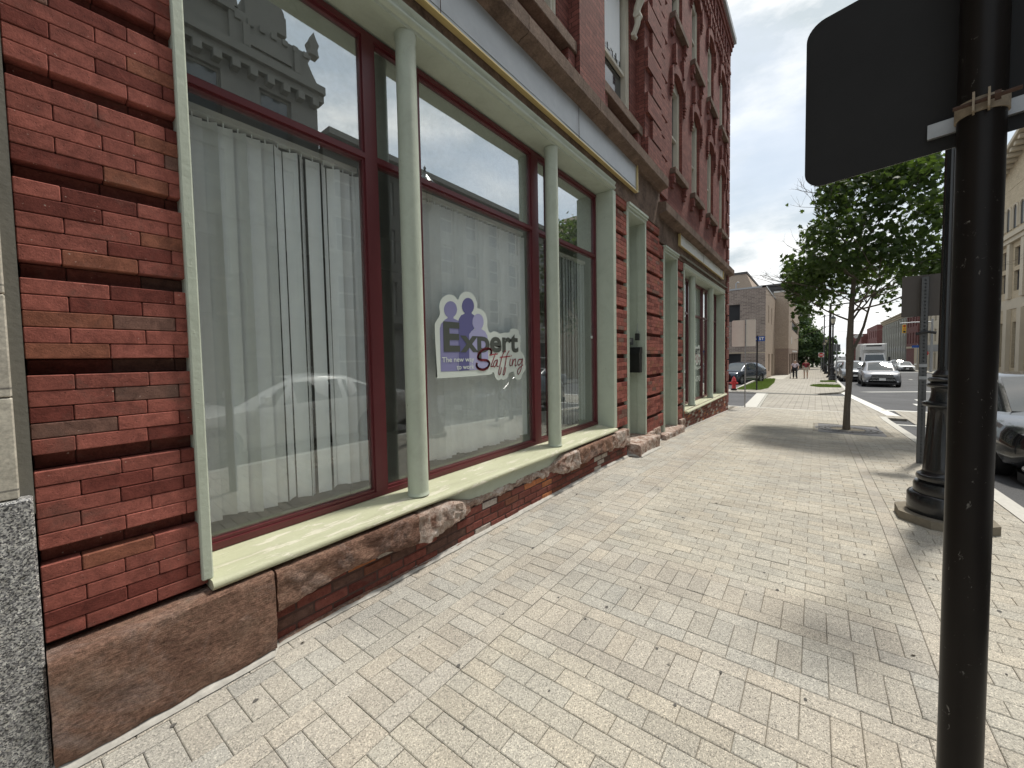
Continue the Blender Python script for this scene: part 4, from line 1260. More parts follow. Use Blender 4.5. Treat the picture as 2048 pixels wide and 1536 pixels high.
def decal(dx, dz, y, label, sc=1.0, extra=False):
    T = lambda p: (2.232 + dx + (p[0] - 2.232) * sc, 1.314 + dz + (p[1] - 1.314) * sc)
    root = empty('window_sticker', (2.9 + dx, y, 1.7 + dz), label, 'sticker')
    m = MB(); flatpoly(m, [T(p) for p in closedsmooth(OUT)], y); m.build('backing', M['decal_white'], root)
    for i, (mt, nm) in enumerate((('decal_lilac', 'figure'), ('decal_violet', 'figure'), ('decal_pale', 'figure'))):
        m = MB(); yy = y - .0012 - .0006 * i
        flatpoly(m, [T(p) for p in HD[i]], yy, .0004); flatpoly(m, [T(p) for p in BD[i]], yy - .0001, .0004)
        m.build(nm, M[mt], root)
    F = lambda a, d, z: Vector((a, y - .0036 - d, z))
    A = lambda a, z: T((a, z))
    def tx(s, a0, a1, z0, z1, mt, bold, nm='lettering', d=0.0):
        (p0, q0), (p1, q1) = A(a0, z0), A(a1, z1)
        return text_mesh(s, nm, M[mt], root, F, p0, p1, q0, q1, bold, d)
    tx('E', 2.327, 2.528, 1.628, 1.900, 'decal_grey', .035)
    tx('xpert', 2.531, 3.424, 1.553, 1.822, 'decal_grey', .030)
    tx('The new way', 2.302, 2.712, 1.519, 1.580, 'decal_white', .012, d=.0004)
    tx('to work', 2.477, 2.711, 1.463, 1.509, 'decal_white', .012, d=.0004)
    m = MB()
    for i, s in enumerate(STF): ribbon_stroke(m, [T(p) for p in s], (.0125 if i == 0 else .0058) * sc, y - .0046 - .0001 * (i % 3))
    m.build('script_lettering', M['decal_red'], root, recalc=False)
    if extra:
        G_ = lambda a, d, z: Vector((a, y - .001 - d, z))
        text_mesh('expertstaffing.com', 'lettering', M['decal_white'], root, G_, 10.72, 12.16, 1.12, 1.26, .02)
        text_mesh('22-3743', 'lettering', M['decal_white'], root, G_, 11.3, 12.1, .80, .96, .02)
    return root
decal(0, 0, 2.614, 'white, purple and grey staffing logo sticker on the centre shop window pane')
decal(8.55, -.06, 2.624, 'second staffing sticker with web address and number, in the corner building window', 1.02, True)
# small white label by the last pane of the first shop window
m = MB(); m.box(5.19, 5.25, 2.612, 2.614, 1.83, 1.87)
tag(m.build('notice_label', M['decal_white']), 'tiny white notice stuck low on the right edge of the first shop window', 'label')

def sign_board(x0, x1, yf, z0, z1, mat, label, cat='sign board'):
    root = empty('shop_sign_board', ((x0 + x1) / 2, yf, z0), label, cat)
    mb = MB(); n = 60; vs = []; fs = []
    for i in range(n + 1):
        for j in range(7):
            x = x0 + (x1 - x0) * i / n; z = z0 + (z1 - z0) * j / 6
            vs.append((x, yf - .010 + .004 * noise.noise(Vector((x * 2.3, 0, z * 3))), z))
    for i in range(n):
        for j in range(6): fs.append((i * 7 + j, (i + 1) * 7 + j, (i + 1) * 7 + j + 1, i * 7 + j + 1))
    mb.add(vs, fs)
    mb.build('panel', M[mat], root, True, recalc=False)
    m = MB()
    for a, b, c, d in ((x0 - .02, x1 + .02, z0 - .013, z0), (x0 - .02, x0, z0, z1), (x1, x1 + .02, z0, z1)):
        m.box(a, b, yf - .035, yf + .02, c, d)
    m.build('trim', M['gold_trim'], root)
    xm = x0 + 2.2
    while xm < x1:
        m = MB(); m.box(xm - .002, xm + .002, yf - .0245, yf - .02, z0, z1); m.build('seam', M['dark_mortar'], root); xm += 2.2
    return root
sign_board(-.1, 6.23, 2.315, 4.20, 4.615, 'blank_sign_sheet', 'long blank grey sign board with gold edge above the near shop window')
sign_board(8.87, 13.78, 2.345, 3.93, 4.17, 'pale_sign_sheet', 'shorter blank off-white sign board above the corner shop window')

# mailbox and key boxes on the first door jamb
r = empty('mailbox', (6.68, 2.50, 1.26), 'black wall mailbox on the green jamb of the first doorway', 'mailbox')
m = MB()
m.hexa([(6.55, 2.375, 1.27), (6.655, 2.375, 1.27), (6.655, 2.635, 1.27), (6.55, 2.635, 1.27), (6.52, 2.375, 1.62), (6.655, 2.375, 1.62), (6.655, 2.635, 1.62), (6.52, 2.635, 1.62)])
m.build('box', M['mailbox_black'], r)
m = MB(); m.hexa([(6.505, 2.368, 1.60), (6.66, 2.368, 1.60), (6.66, 2.642, 1.60), (6.505, 2.642, 1.60), (6.56, 2.368, 1.71), (6.66, 2.368, 1.71), (6.66, 2.642, 1.71), (6.56, 2.642, 1.71)]); m.build('lid', M['mailbox_black'], r)
for (y, z, lab, s) in ((2.565, 1.755, 'grey key lock box fixed flat above the left of the mailbox', 0), (2.45, 1.83, 'black key lock box hanging by its shackle above the mailbox', 1)):
    r = empty('key_box', (6.69, y, z), lab, 'lock box')
    m = MB(); m.bbox(6.61, 6.668, y - .035, y + .035, z, z + .12, .008); m.build('case', M['black_plastic' if s else 'painted_post'], r)
    m = MB()
    if s:
        m.tube([(6.64, y - .022, z + .12), (6.64, y - .022, z + .155), (6.64, y, z + .175), (6.64, y + .022, z + .155), (6.64, y + .022, z + .12)], .006, 8)
        m.tube([(6.64, y, z + .17), (6.655, y, z + .24), (6.66, y, z + .30)], .004, 6)
    else: m.bbox(6.60, 6.612, y - .02, y + .02, z + .045, z + .10, .003)
    m.build('shackle' if s else 'dial_cover', M['galvanised'], r)
# things standing in the dark room
r = empty('office_shelf', (1.95, 4.4, .41), 'dark office shelf with stacked white papers seen behind the first green column', 'shelf')
m = MB()
for z in (.42, .85, 1.28, 1.7): m.box(1.6, 2.4, 4.2, 4.6, z, z + .03)
m.box(1.6, 1.63, 4.2, 4.6, .41, 1.75); m.box(2.37, 2.4, 4.2, 4.6, .41, 1.75)
m.build('frame', M['interior_dark'], r)
m = MB()
for i, (x, z) in enumerate(((1.68, .88), (1.95, .88), (1.7, 1.31), (2.0, 1.31), (2.15, .45))): m.box(x, x + .2, 4.22, 4.5, z, z + .1 + .05 * (i % 3))
m.build('papers', M['interior_white'], r)
r = empty('display_easel', (1.86, 3.3, .41), 'thin metal easel leaning in the dark gap behind the first green column', 'easel')
m = MB(); m.tube([(1.70, 3.1, 1.25), (1.95, 3.0, .42)], .012, 8); m.tube([(1.70, 3.1, 1.25), (1.6, 3.5, .42)], .012, 8); m.tube([(1.70, 3.1, 1.25), (1.62, 3.0, .42)], .010, 8)
m.build('legs', M['galvanised'], r)
m = MB(); m.bbox(1.62, 1.78, 3.05, 3.12, 1.22, 1.32, .01); m.build('clip', M['black_plastic'], r)

# ------------------------------------------------------------------ near sign on its black pole
sp = empty('street_sign', (1.51, -.317, 0), 'black sign seen from behind on a chipped black pole in the right foreground', 'sign')
mb = MB(); PX, PY = 1.51, -.317
mb.lathe([(.0415, -.05)] + [(.0415, .1 * i) for i in range(34)] + [(.038, 3.32)], PX, PY, 32); mb.build('post', M['chipped_black_paint'], sp, True)
ang = R_(12)       # the panel is turned a little off square to the street
ud = Vector((math.sin(ang) * -1, math.cos(ang), 0)); nd = Vector((math.cos(ang), math.sin(ang), 0))
ud = Vector((.222, .975, 0)).normalized(); nd = Vector((ud.y, -ud.x, 0))
SC = Vector((PX, PY, 0)) + nd * .052
def SP(a, d, z): return SC + ud * a + nd * d + Vector((0, 0, z))
HW, ZB, ZT, RC = .375, 2.103, 2.625, .05
out = []
for cx, cz, t0 in ((HW - RC, ZB + RC, -90), (HW - RC, ZT - RC, 0), (-HW + RC, ZT - RC, 90), (-HW + RC, ZB + RC, 180)):
    for i in range(9):
        t = R_(t0 + i * 90 / 8); out.append((cx + RC * math.cos(t), cz + RC * math.sin(t)))
m = MB(); m.prism(out, lambda a, z: SP(a, .0, z), lambda a, z: SP(a, .0022, z)); m.build('sign_panel', M['sign_back'], sp)
m = MB(); m.prism(out, lambda a, z: SP(a, .0024, z), lambda a, z: SP(a, .003, z)); m.build('sign_face', M['sign_white'], sp)
for zc in (2.158, 2.57):
    m = MB(); m.hexa([SP(a, d, z) for z in (zc - .019, zc + .019) for a, d in ((-.095, -.014), (.095, -.014), (.095, -.001), (-.095, -.001))]); m.build('bracket_bar', M['galvanised'], sp)
    m = MB(); m.lathe([(.0425, -.017), (.0455, -.017), (.0455, .017), (.0425, .017)], PX, PY, 32, z=zc)
    for s in (-1, 1):
        c = Vector((PX, PY, zc)) - nd * .055 + ud * (.012 * s)
        m.hexa([c + ud * (s * .002 * i) + nd * d + Vector((0, 0, z)) for z in (-.022, .022) for i, d in ((-1, -.014), (1, -.014), (1, .018), (-1, .018))])
    m.build('clamp', M['rusty_clamp'], sp)
    m = MB(); c = Vector((PX, PY, zc)) - nd * .058
    m.tube([c - ud * .06, c + ud * .045], .005, 8); m.tube([c - ud * .03, c - ud * .02], .011, 6); m.build('bolt', M['rust'], sp)

# ------------------------------------------------------------------ lamp posts
def lamp_post(x, y, zg, s=1.0, label='', group=None, pad=True, arm=False):
    root = empty('street_lamp', (x, y, zg), label, 'street lamp', group)
    if pad:
        m = MB()
        pts = [(x + .33 * s * math.cos(R_(22.5 + 45 * k)), y + .33 * s * math.sin(R_(22.5 + 45 * k))) for k in range(8)]
        m.prism(pts, lambda a, b: (a, b, zg - .12), lambda a, b: (a, b, zg + .075)); m.build('concrete_pad', M['concrete_dirty'], root)
    z0 = zg + (.07 if pad else 0)
    m = MB()
    m.lathe([(r * s, h * s) for r, h in ((.235, 0), (.24, .02), (.24, .165), (.225, .185), (.20, .19), (.20, .26), (.19, .285), (.165, .29), (.178, .31), (.185, .33), (.178, .355), (.155, .365), (.135, .40))], x, y, 40, z=z0)
    m.build('base', M['black_enamel'], root, True)
    m = MB(); vs = []; fs = []; nn = 64                      # fluted lower drum
    hs = [.39, .42, .46, .8, .92, .95, .98]
    for q, h in enumerate(hs):
        R0 = .142 - .026 * (h - .4) / .6
        fl = 0 if q in (0, 1, 5, 6) else .011
        for k in range(nn):
            t = 2 * PI * k / nn; r = (R0 - fl * abs(math.sin(8 * t)) ** .7) * s
            vs.append((x + r * math.cos(t), y + r * math.sin(t), z0 + h * s))
    for q in range(len(hs) - 1):
        for k in range(nn): fs.append((q * nn + k, q * nn + (k + 1) % nn, (q + 1) * nn + (k + 1) % nn, (q + 1) * nn + k))
    m.add(vs, fs)
    m.lathe([(r * s, h * s) for r, h in ((.12, .975), (.15, .985), (.158, 1.0), (.15, 1.02), (.115, 1.03), (.105, 1.06), (.10, 1.12), (.105, 1.15), (.125, 1.16), (.132, 1.175), (.125, 1.19), (.105, 1.20), (.12, 1.215), (.128, 1.23), (.115, 1.245), (.095, 1.25), (.10, 1.27), (.085, 1.29), (.07, 1.31))], x, y, 32, z=z0)
    m.build('pedestal', M['black_enamel'], root, True)
    m = MB(); vs = []; fs = []; hs = [1.29, 1.34, 1.36, 4.28, 4.32]
    for q, h in enumerate(hs):
        R0 = .066 - .012 * (h - 1.3) / 3
        for k in range(48):
            t = 2 * PI * k / 48; r = (R0 - (0 if q in (0, 4) else .006) * abs(math.sin(6 * t))) * s
            vs.append((x + r * math.cos(t), y + r * math.sin(t), z0 + h * s))
    for q in range(len(hs) - 1):
        for k in range(48): fs.append((q * 48 + k, q * 48 + (k + 1) % 48, (q + 1) * 48 + (k + 1) % 48, (q + 1) * 48 + k))
    m.add(vs, fs); m.build('shaft', M['black_enamel'], root, True)
    m = MB(); m.lathe([(r * s, h * s) for r, h in ((.05, 4.30), (.075, 4.34), (.06, 4.38), (.05, 4.42), (.09, 4.47), (.115, 4.52), (.12, 4.56))], x, y, 24, z=z0)
    for k in range(6):
        t = 2 * PI * k / 6
        m.tube([(x + r * s * math.cos(t), y + r * s * math.sin(t), z0 + h * s) for r, h in ((.118, 4.55), (.165, 4.80), (.175, 4.98))], .009 * s, 6)
    m.lathe([(r * s, h * s) for r, h in ((.19, 4.97), (.195, 5.0), (.15, 5.06), (.08, 5.14), (.03, 5.20), (.018, 5.28), (.03, 5.31), (.0, 5.36))], x, y, 24, z=z0)
    l = m.build('lantern', M['black_enamel'], root, True)
    m = MB(); m.lathe([(r * s, h * s) for r, h in ((.10, 4.56), (.145, 4.80), (.158, 4.96))], x, y, 20, z=z0); m.build('glass', M['lamp_glass'], l, True)
    if arm:
        m = MB(); m.tube([(x, y, z0 + 4.2), (x + .02, y - .35, z0 + 4.35)], .012, 6); m.build('banner_arm', M['black_enamel'], root)
    return root
G1 = 'black street lamps along the kerb'
near = lamp_post(5.12, -.93, 0, 1.0, 'nearest black street lamp on a concrete pad, behind the foreground sign pole', G1)
far = lamp_post(40.5, -1.05, gz(40.5), 1.0, 'tallest of the distant black lamps, on the pavement left of the silver car', G1, arm=True)
def put_copy(src, x, y, z, label, s=1.0):
    c = copy_tree(src); c.location = (x, y, z); c['label'] = label
    c.scale = (s, s, s)
    return c
for x, y, s, lab in ((60, -.98, .82, 'second street lamp back along the far pavement'), (70, -.98, .82, 'third street lamp back along the far pavement'),
                (84, -.98, .9, 'fourth street lamp back along the far pavement, small'), (104, -.98, .9, 'farthest street lamp in the row along the far pavement'),
                (82, -12.2, .85, 'small street lamp across the road before the tan ground floor'), (57.5, -12.6, .95, 'street lamp across the road before the arched building at the right edge')):
    put_copy(far, x, y, gz(x), lab, s)

# utility / signal poles between the lamps
def pole(name, x, y, h, r, label, mat='black_enamel', arm=None, group=None, cat='pole'):
    root = empty(name, (x, y, gz(x)), label, cat, group)
    m = MB(); m.tube([(x, y, gz(x) - .1), (x, y, gz(x) + h)], [r, r * .7], 12); m.lathe([(r * 2, 0), (r * 2, .06), (r * 1.2, .2)], x, y, 12, z=gz(x)); m.build('mast', M[mat], root, True)
    if arm:
        m = MB(); z = gz(x) + h - .25
        m.tube([(x, y, z), (x + arm[0] * .5, y + arm[1] * .5, z + .12), (x + arm[0], y + arm[1], z + .15)], r * .45, 8); m.build('arm', M[mat], root, True)
    return root
pole('utility_pole', 48.6, -1.05, 7.2, .13, 'thick dark pole standing right beside the biggest distant lamp', arm=(0, -2.4))
pole('utility_pole', 76, -.95, 8.6, .1, 'slender tall grey pole with a short arm left of the lamps', 'painted_post', arm=(0, -1.8))
pole('utility_pole', 98, -.9, 8.4, .1, 'farthest slender pole with an arm beside the green trees', 'painted_post', arm=(0, -1.8))

# perforated steel sign post behind the near lamp
r = empty('perforated_sign_post', (7.6, -1.23, gz(7.6)), 'grey perforated steel post with a brown backed sign, behind the near lamp', 'sign post')
def perf(m, x, y, z0, z1, w_, hs=.0254):
    # square tube whose two visible faces carry round-looking square holes
    t = .003
    holes = []
    F = frame_of((x - w_ / 2, y + w_ / 2, 0), (0, -1, 0), (-1, 0, 0))
    z = z0 + .03; hl = []
    while z < z1 - .02: hl.append((w_ / 2 - .010, w_ / 2 + .010, z - .009, z + .009)); z += hs * 2
    wall(m, F, 0, w_, z0, z1, hl, t)
    G_ = frame_of((x + w_ / 2, y + w_ / 2, 0), (-1, 0, 0), (0, 1, 0))
    wall(m, G_, 0, w_, z0, z1, hl, t)
    m.box(x + w_ / 2 - t, x + w_ / 2, y - w_ / 2, y + w_ / 2 - t, z0, z1); m.box(x - w_ / 2, x + w_ / 2 - t, y - w_ / 2, y - w_ / 2 + t, z0, z1)
    m.add([(x - w_ / 2, y - w_ / 2, z1), (x + w_ / 2, y - w_ / 2, z1), (x + w_ / 2, y + w_ / 2, z1), (x - w_ / 2, y + w_ / 2, z1)], [(0, 1, 2, 3)])
g_ = gz(8.1)
m = MB(); perf(m, 8.12, -1.225, g_ - .05, 2.62, .074); m.build('post', M['painted_post'], r, recalc=False)
m = MB(); perf(m, 7.55, -1.262, gz(7.5) - .05, 1.05, .058); m.build('sleeve_post', M['galvanised'], r, recalc=False)
m = MB(); m.box(8.168, 8.172, -1.225 - .23, -1.225 + .23, 2.06, 2.66); m.build('sign_panel', M['brown_sign_back'], r)
m = MB(); m.box(8.173, 8.174, -1.225 - .23, -1.225 + .23, 2.06, 2.66); m.build('sign_face', M['sign_white'], r)
for z in (1.32, 1.14):
    m = MB(); m.box(8.079, 8.160, -1.266, -1.184, z, z + .045); m.build('strap', M['galvanised'], r)
m = MB(); m.tube([(8.08, -1.14, 1.80), (8.06, -1.24, 1.83), (8.08, -1.34, 1.81)], .022, 6); m.build('torn_tape', M['black_plastic'], r)

# ------------------------------------------------------------------ street tree and its iron grate
def in_hull(): pass
LEAF = [(0, 0), (.22, .10), (.50, .02), (.36, .28), (.62, .46), (.30, .52), (.12, .98), (0, .72), (-.12, .98), (-.30, .52), (-.62, .46), (-.36, .28), (-.50, .02), (-.22, .10)]
def leaf(m, p, s, c, up_bias=.5, shape=LEAF):
    n = Vector((random.gauss(0, 1), random.gauss(0, 1), random.gauss(0, .7) + up_bias)).normalized()
    a = n.orthogonal().normalized(); b = n.cross(a); t = random.random() * 6.28
    u = a * math.cos(t) + b * math.sin(t); v = n.cross(u)
    if v.z > 0 and random.random() < .75: v = -v; u = -u
    vs = [p + u * (q[0] * s) + v * (q[1] * s) - n * (abs(q[0]) * s * .25) for q in shape]
    m.add(vs, [tuple(range(len(vs)))], c)
def limb(m, pts, r0, r1, n=8):
    k = len(pts)
    m.tube(pts, [r0 + (r1 - r0) * i / (k - 1) for i in range(k)], n)
tr = empty('maple_tree', (11.85, -.58, gz(11.85)), 'young maple tree with dark green crown growing from the pavement grate', 'tree')
TZ = gz(11.85)
m = MB()
base = Vector((11.85, -.58, TZ))
tp = [base + Vector((0, 0, -.1)), base + Vector((0, 0, .05)), base + Vector((.01, -.005, .5)), base + Vector((.02, -.03, 1.1)), base + Vector((.03, -.04, 1.75)), base + Vector((.02, -.03, 2.0)), base + Vector((.06, -.05, 2.8)), base + Vector((.10, -.10, 3.7)), base + Vector((.2, -.2, 4.6)), base + Vector((.3, -.35, 5.6)), base + Vector((.35, -.45, 6.3))]
m.tube(tp, [.085, .070, .060, .058, .074, .064, .050, .04, .03, .018, .008], 12)
for zz, aa in ((1.72, .6), (1.55, 3.6), (1.86, 4.6), (1.2, 1.5)):
    m.tube([base + Vector((0, 0, zz)), base + Vector((.10 * math.cos(aa), .10 * math.sin(aa) - .03, zz + .03))], [.05, .018], 8)
tips = []
def grow(p, d, L, r, lev):
    pts = [p]; q = p.copy(); dd = d.normalized()
    n = 5
    for i in range(n):
        dd = (dd + Vector((random.gauss(0, .12), random.gauss(0, .12), random.gauss(.05, .08)))).normalized()
        q = q + dd * L / n; pts.append(q.copy())
    limb(m, pts, r, r * .35, 7 if lev < 2 else 5)
    if lev >= 1: tips.append((pts[-1], lev)); tips.append((pts[3], lev))
    if lev < 3:
        for k in range(3 if lev < 2 else 3):
            t = random.choice((2, 3, 4))
            nd_ = (dd + Vector((random.gauss(0, .75), random.gauss(0, .75), random.gauss(.1, .35)))).normalized()
            grow(pts[t], nd_, L * random.uniform(.5, .72), r * .5, lev + 1)
grow(base + Vector((.02, -.04, 1.74)), Vector((.25, -.55, 1.0)), 1.9, .036, 0)
for zz, dx, dy, dz, L in ((2.5, .3, .9, .55, 1.4), (2.55, .8, -.6, .6, 1.5), (2.7, -.8, -.2, .5, 1.4), (2.9, .1, -1, .45, 1.8), (3.1, -.3, .95, .5, 1.5), (3.5, .5, .7, .6, 1.4),
                      (3.6, .2, -1, .5, 1.7), (4.0, -.6, -.5, .6, 1.3), (4.2, -.3, .9, .7, 1.2), (4.5, .3, -.9, .7, 1.4), (5.0, .2, .6, .9, 1.0), (5.2, .4, -.6, .9, 1.1), (2.75, -.2, -1, .3, 1.5)):
    grow(base + Vector((.05, -.08, zz)), Vector((dx, dy, dz)), L, .022, 0)
# two bare twigs out of the left of the crown
m.tube([base + Vector((0, .5, 3.0)), base + Vector((-.1, 1.0, 3.25)), base + Vector((-.15, 1.55, 3.62)), base + Vector((-.2, 1.95, 3.80))], [.012, .009, .006, .003], 5)
m.tube([base + Vector((-.1, .8, 3.1)), base + Vector((-.15, 1.3, 3.22)), base + Vector((-.18, 1.75, 3.32))], [.008, .005, .003], 5)
m.tube([base + Vector((0, .4, 2.4)), base + Vector((-.1, .75, 2.25)), base + Vector((-.1, 1.0, 2.12))], [.008, .005, .003], 5)
m.build('trunk', M['bark'], tr, True)
# crown: clumps at the twig tips, thinned to the outline of the real crown
def crown_ok(p):
    q = p - base; h = q.z
    t = q.y
    if h < 1.95 or h > 6.75: return False
    lo = 2.42 if t > .25 else (2.05 + .5 * abs(t + .3))
    if h < lo: return False
    L = 1.12 if h < 3.2 else (1.22 if h < 4.0 else (.95 if h < 5.0 else .65))
    Rr = -1.95 + (.25 if h > 5.2 else 0) - (.0 if h > 2.4 else -.35)
    return Rr < t < L and abs(q.x - .1) < 1.7
m = MB(); cnt = 0
random.seed(5)
cl = [p for p, lev in tips if crown_ok(p) and random.random() < .42]
for i in range(95):
    a = random.random() * 6.28; h = random.triangular(2.5, 6.6, 3.6)
    rr = random.uniform(.55, 1.0) * (1.55 if h < 4.6 else 1.55 - .42 * (h - 4.6))
    p = base + Vector((.1 + rr * math.cos(a) * .95, -.38 + rr * math.sin(a), h))
    if crown_ok(p): cl.append(p)
for p in cl:
    R0 = random.uniform(.16, .34); tone = random.random()
    for i in range(random.randint(10, 26)):
        q = p + Vector((random.gauss(0, R0), random.gauss(0, R0), random.gauss(0, R0 * .5)))
        if not crown_ok(q) and random.random() < .995: continue
        v = min(1, max(0, tone * .6 + random.random() * .5))
        leaf(m, q, random.uniform(.08, .14), (v, v, v), .7); cnt += 1
print('leaves', cnt)
m.build('crown', M['maple_leaf'], tr, recalc=False)
r = empty('tree_grate', (11.85, -.62, gz(11.85)), 'flat cast iron grate around the foot of the maple', 'tree grate')
m = MB(); nr = 40
for ring, (ra, rb) in enumerate(((.33, .40), (.43, .51), (.54, .60))):
    for k in range(nr):
        t0, t1 = 2 * PI * k / nr, 2 * PI * (k + .78) / nr
        P = [(11.85 + q * math.cos(t), -.60 + q * math.sin(t)) for q, t in ((ra, t0), (rb, t0), (rb, t1), (ra, t1))]
        m.prism(P, lambda a, b: (a, b, gz(a) - .012), lambda a, b: (a, b, gz(a) + .002))
m.build('slotted_rings', M['cast_iron'], r)
m = MB(); n = 36                                        # square plate with a round opening, one sheet
vs = []; fs = []
for k in range(n):
    t = 2 * PI * k / n; c, s_ = math.cos(t), math.sin(t); q = 1 / max(abs(c) / .93, abs(s_) / .60)
    for rr in (.62 if q > .62 else q * .99, q): vs.append((11.85 + rr * c, -.60 + rr * s_, gz(11.85 + rr * c) - .004))
for k in range(n): fs.append((2 * k, 2 * k + 1, 2 * ((k + 1) % n) + 1, 2 * ((k + 1) % n)))
m.add(vs, fs); m.box(10.95, 12.75, -1.18, -1.16, gz(11.85) - .05, gz(11.85) - .01)
m.build('frame_plate', M['cast_iron'], r, recalc=False)
m = MB()
for k in range(24):
    t = 2 * PI * k / 24
    P = [(11.85 + a * math.cos(t) - b * math.sin(t), -.60 + a * math.sin(t) + b * math.cos(t)) for a, b in ((.31, -.006), (.60, -.006), (.60, .006), (.31, .006))]
    m.prism(P, lambda a, b: (a, b, gz(a) - .010), lambda a, b: (a, b, gz(a) - .001))
m.build('spokes', M['cast_iron'], r)
m = MB(); m.add([(11.2, -1.2, gz(11.85) - .06), (12.5, -1.2, gz(11.85) - .06), (12.5, .0, gz(11.85) - .06), (11.2, .0, gz(11.85) - .06)], [(0, 1, 2, 3)]); tag(m.build('tree_pit_soil', M['soil'], recalc=False), kind='structure')
# ------------------------------------------------------------------ vehicles
def bool_cut(body, cutters):
    for c in cutters:
        md = body.modifiers.new('cut', 'BOOLEAN'); md.operation = 'DIFFERENCE'; md.solver = 'EXACT'; md.object = c
    bpy.context.view_layer.update()
    me = bpy.data.meshes.new_from_object(body.evaluated_get(bpy.context.evaluated_depsgraph_get()))
    old = body.data
    body.modifiers.clear(); body.data = me
    bpy.data.meshes.remove(old)
    for c in cutters:
        m_ = c.data; bpy.data.objects.remove(c); bpy.data.meshes.remove(m_)
def car(loc, kind, paint_, label, group=None, face=1, cutw=True, plate=True):
    """local x runs from the front bumper (0) to the rear; nose points to -x when face = 1"""
    root = empty('parked_car' if kind != 'moving' else 'car', (0, 0, 0), label, 'car', group)
    if kind in ('suv', 'moving'):
        L, W, H = 4.85, 1.92, 1.70
        belt = [(0, .62, .70, .60), (.06, .42, .80, .78), (.18, .30, .90, .88), (.45, .25, .97, .93), (.95, .22, 1.04, .96), (1.35, .22, 1.08, .96), (2.4, .22, 1.11, .96), (3.6, .22, 1.14, .95), (4.4, .24, 1.12, .92), (4.72, .30, 1.05, .86), (4.84, .42, .95, .78)]
        roof = [(1.12, 1.07, .74, 1.075), (1.62, 1.40, .68, 1.42), (2.0, 1.60, .64, 1.64), (2.6, 1.66, .63, 1.71), (3.6, 1.64, .63, 1.69), (4.25, 1.52, .64, 1.58), (4.66, 1.08, .70, 1.09)]
        wx_, wr = (.90, 3.72), .365
    else:
        L, W, H = 4.75, 1.82, 1.44
        belt = [(0, .52, .60, .58), (.06, .34, .68, .74), (.2, .24, .74, .84), (.5, .2, .79, .89), (1.0, .18, .85, .91), (1.45, .18, .90, .91), (2.4, .18, .93, .91), (3.5, .18, .95, .90), (4.2, .2, .97, .86), (4.6, .26, .94, .80), (4.74, .4, .84, .72)]
        roof = [(1.15, .88, .70, .885), (1.75, 1.18, .62, 1.20), (2.15, 1.36, .57, 1.39), (2.7, 1.40, .56, 1.44), (3.2, 1.36, .57, 1.40), (3.7, 1.17, .60, 1.20), (4.12, .95, .66, .96)]
        wx_, wr = (.88, 3.62), .32
    yc = 0
    # body
    vs = []; fs = []; n = 0
    for x, zb, zt, hw in belt:
        crown = .05
        half = [(0, zb), (hw * .80, zb), (hw * .95, zb + .07), (hw, zb + (zt - zb) * .35), (hw * 1.0, zb + (zt - zb) * .62), (hw * .975, zt - .10), (hw * .93, zt - .02), (hw * .82, zt + .01), (hw * .5, zt + crown * .8), (0, zt + crown)]
        ring = [(x, y, z) for y, z in half] + [(x, -y, z) for y, z in half[-2:0:-1]]
        n = len(ring); vs += ring
    for i in range(len(belt) - 1):
        for k in range(n): fs.append((i * n + k, (i + 1) * n + k, (i + 1) * n + (k + 1) % n, i * n + (k + 1) % n))
    fs.append(tuple(range(n))); fs.append(tuple((len(belt) - 1) * n + k for k in range(n))[::-1])
    m = MB(); m.add(vs, fs); body = m.build('body', M[paint_], root, True)
    cuts = []
    for wxx in wx_:
        for s in (-1, 1):
            c = MB(); c.tube([(wxx, s * (W / 2 - .26), wr - .01), (wxx, s * (W / 2 + .2), wr - .01)], wr + .055, 28); cuts.append(c.build('cutter', M['rubber']))
    bool_cut(body, cuts)
    body.data.polygons.foreach_set('use_smooth', [True] * len(body.data.polygons))
    try: body.data.set_sharp_from_angle(angle=R_(35))
    except Exception: pass
    # greenhouse
    vs = []; fs = []
    for x, zs, hw, zc in roof:
        bz = [b for b in belt if b[0] <= x][-1][2] - .03
        bw = [b for b in belt if b[0] <= x][-1][3] * .93
        zs = max(zs, bz + .02)
        half = [(0, bz - .1), (bw, bz - .1), (bw, bz), (hw + (bw - hw) * .08, zs - .03), (hw * .92, zs), (hw * .5, zc - .01), (0, zc)]
        ring = [(x, y, z) for y, z in half] + [(x, -y, z) for y, z in half[-2:0:-1]]
        n = len(ring); vs += ring
    for i in range(len(roof) - 1):
        for k in range(n): fs.append((i * n + k, (i + 1) * n + k, (i + 1) * n + (k + 1) % n, i * n + (k + 1) % n))
    fs.append(tuple(range(n))); fs.append(tuple((len(roof) - 1) * n + k for k in range(n))[::-1])
    m = MB(); m.add(vs, fs); m.build('roof', M[paint_], root, True)
    # glass laid just proud of the greenhouse skin
    def rv(i, k): x, zs, hw, zc = roof[i]; return Vector(vs[i * n + k])
    def patch(name, quad, off, ins=.05):
        P = [Vector(q) for q in quad]; c = sum(P, Vector()) / 4
        nn = (P[1] - P[0]).cross(P[2] - P[0]).normalized()
        if nn.dot(off) < 0: nn = -nn
        Q = []
        for q in P:
            d = (c - q); Q.append(q + d.normalized() * ins + nn * .006)
        m = MB(); m.add([tuple(q) for q in Q] + [tuple(q - nn * .02) for q in Q], [(0, 1, 2, 3), (4, 7, 6, 5), (0, 4, 5, 1), (1, 5, 6, 2), (2, 6, 7, 3), (3, 7, 4, 0)]); return m.build(name, M['car_glass'], root)
    def lerp(a, b, t): return a + (b - a) * t
    nr = n
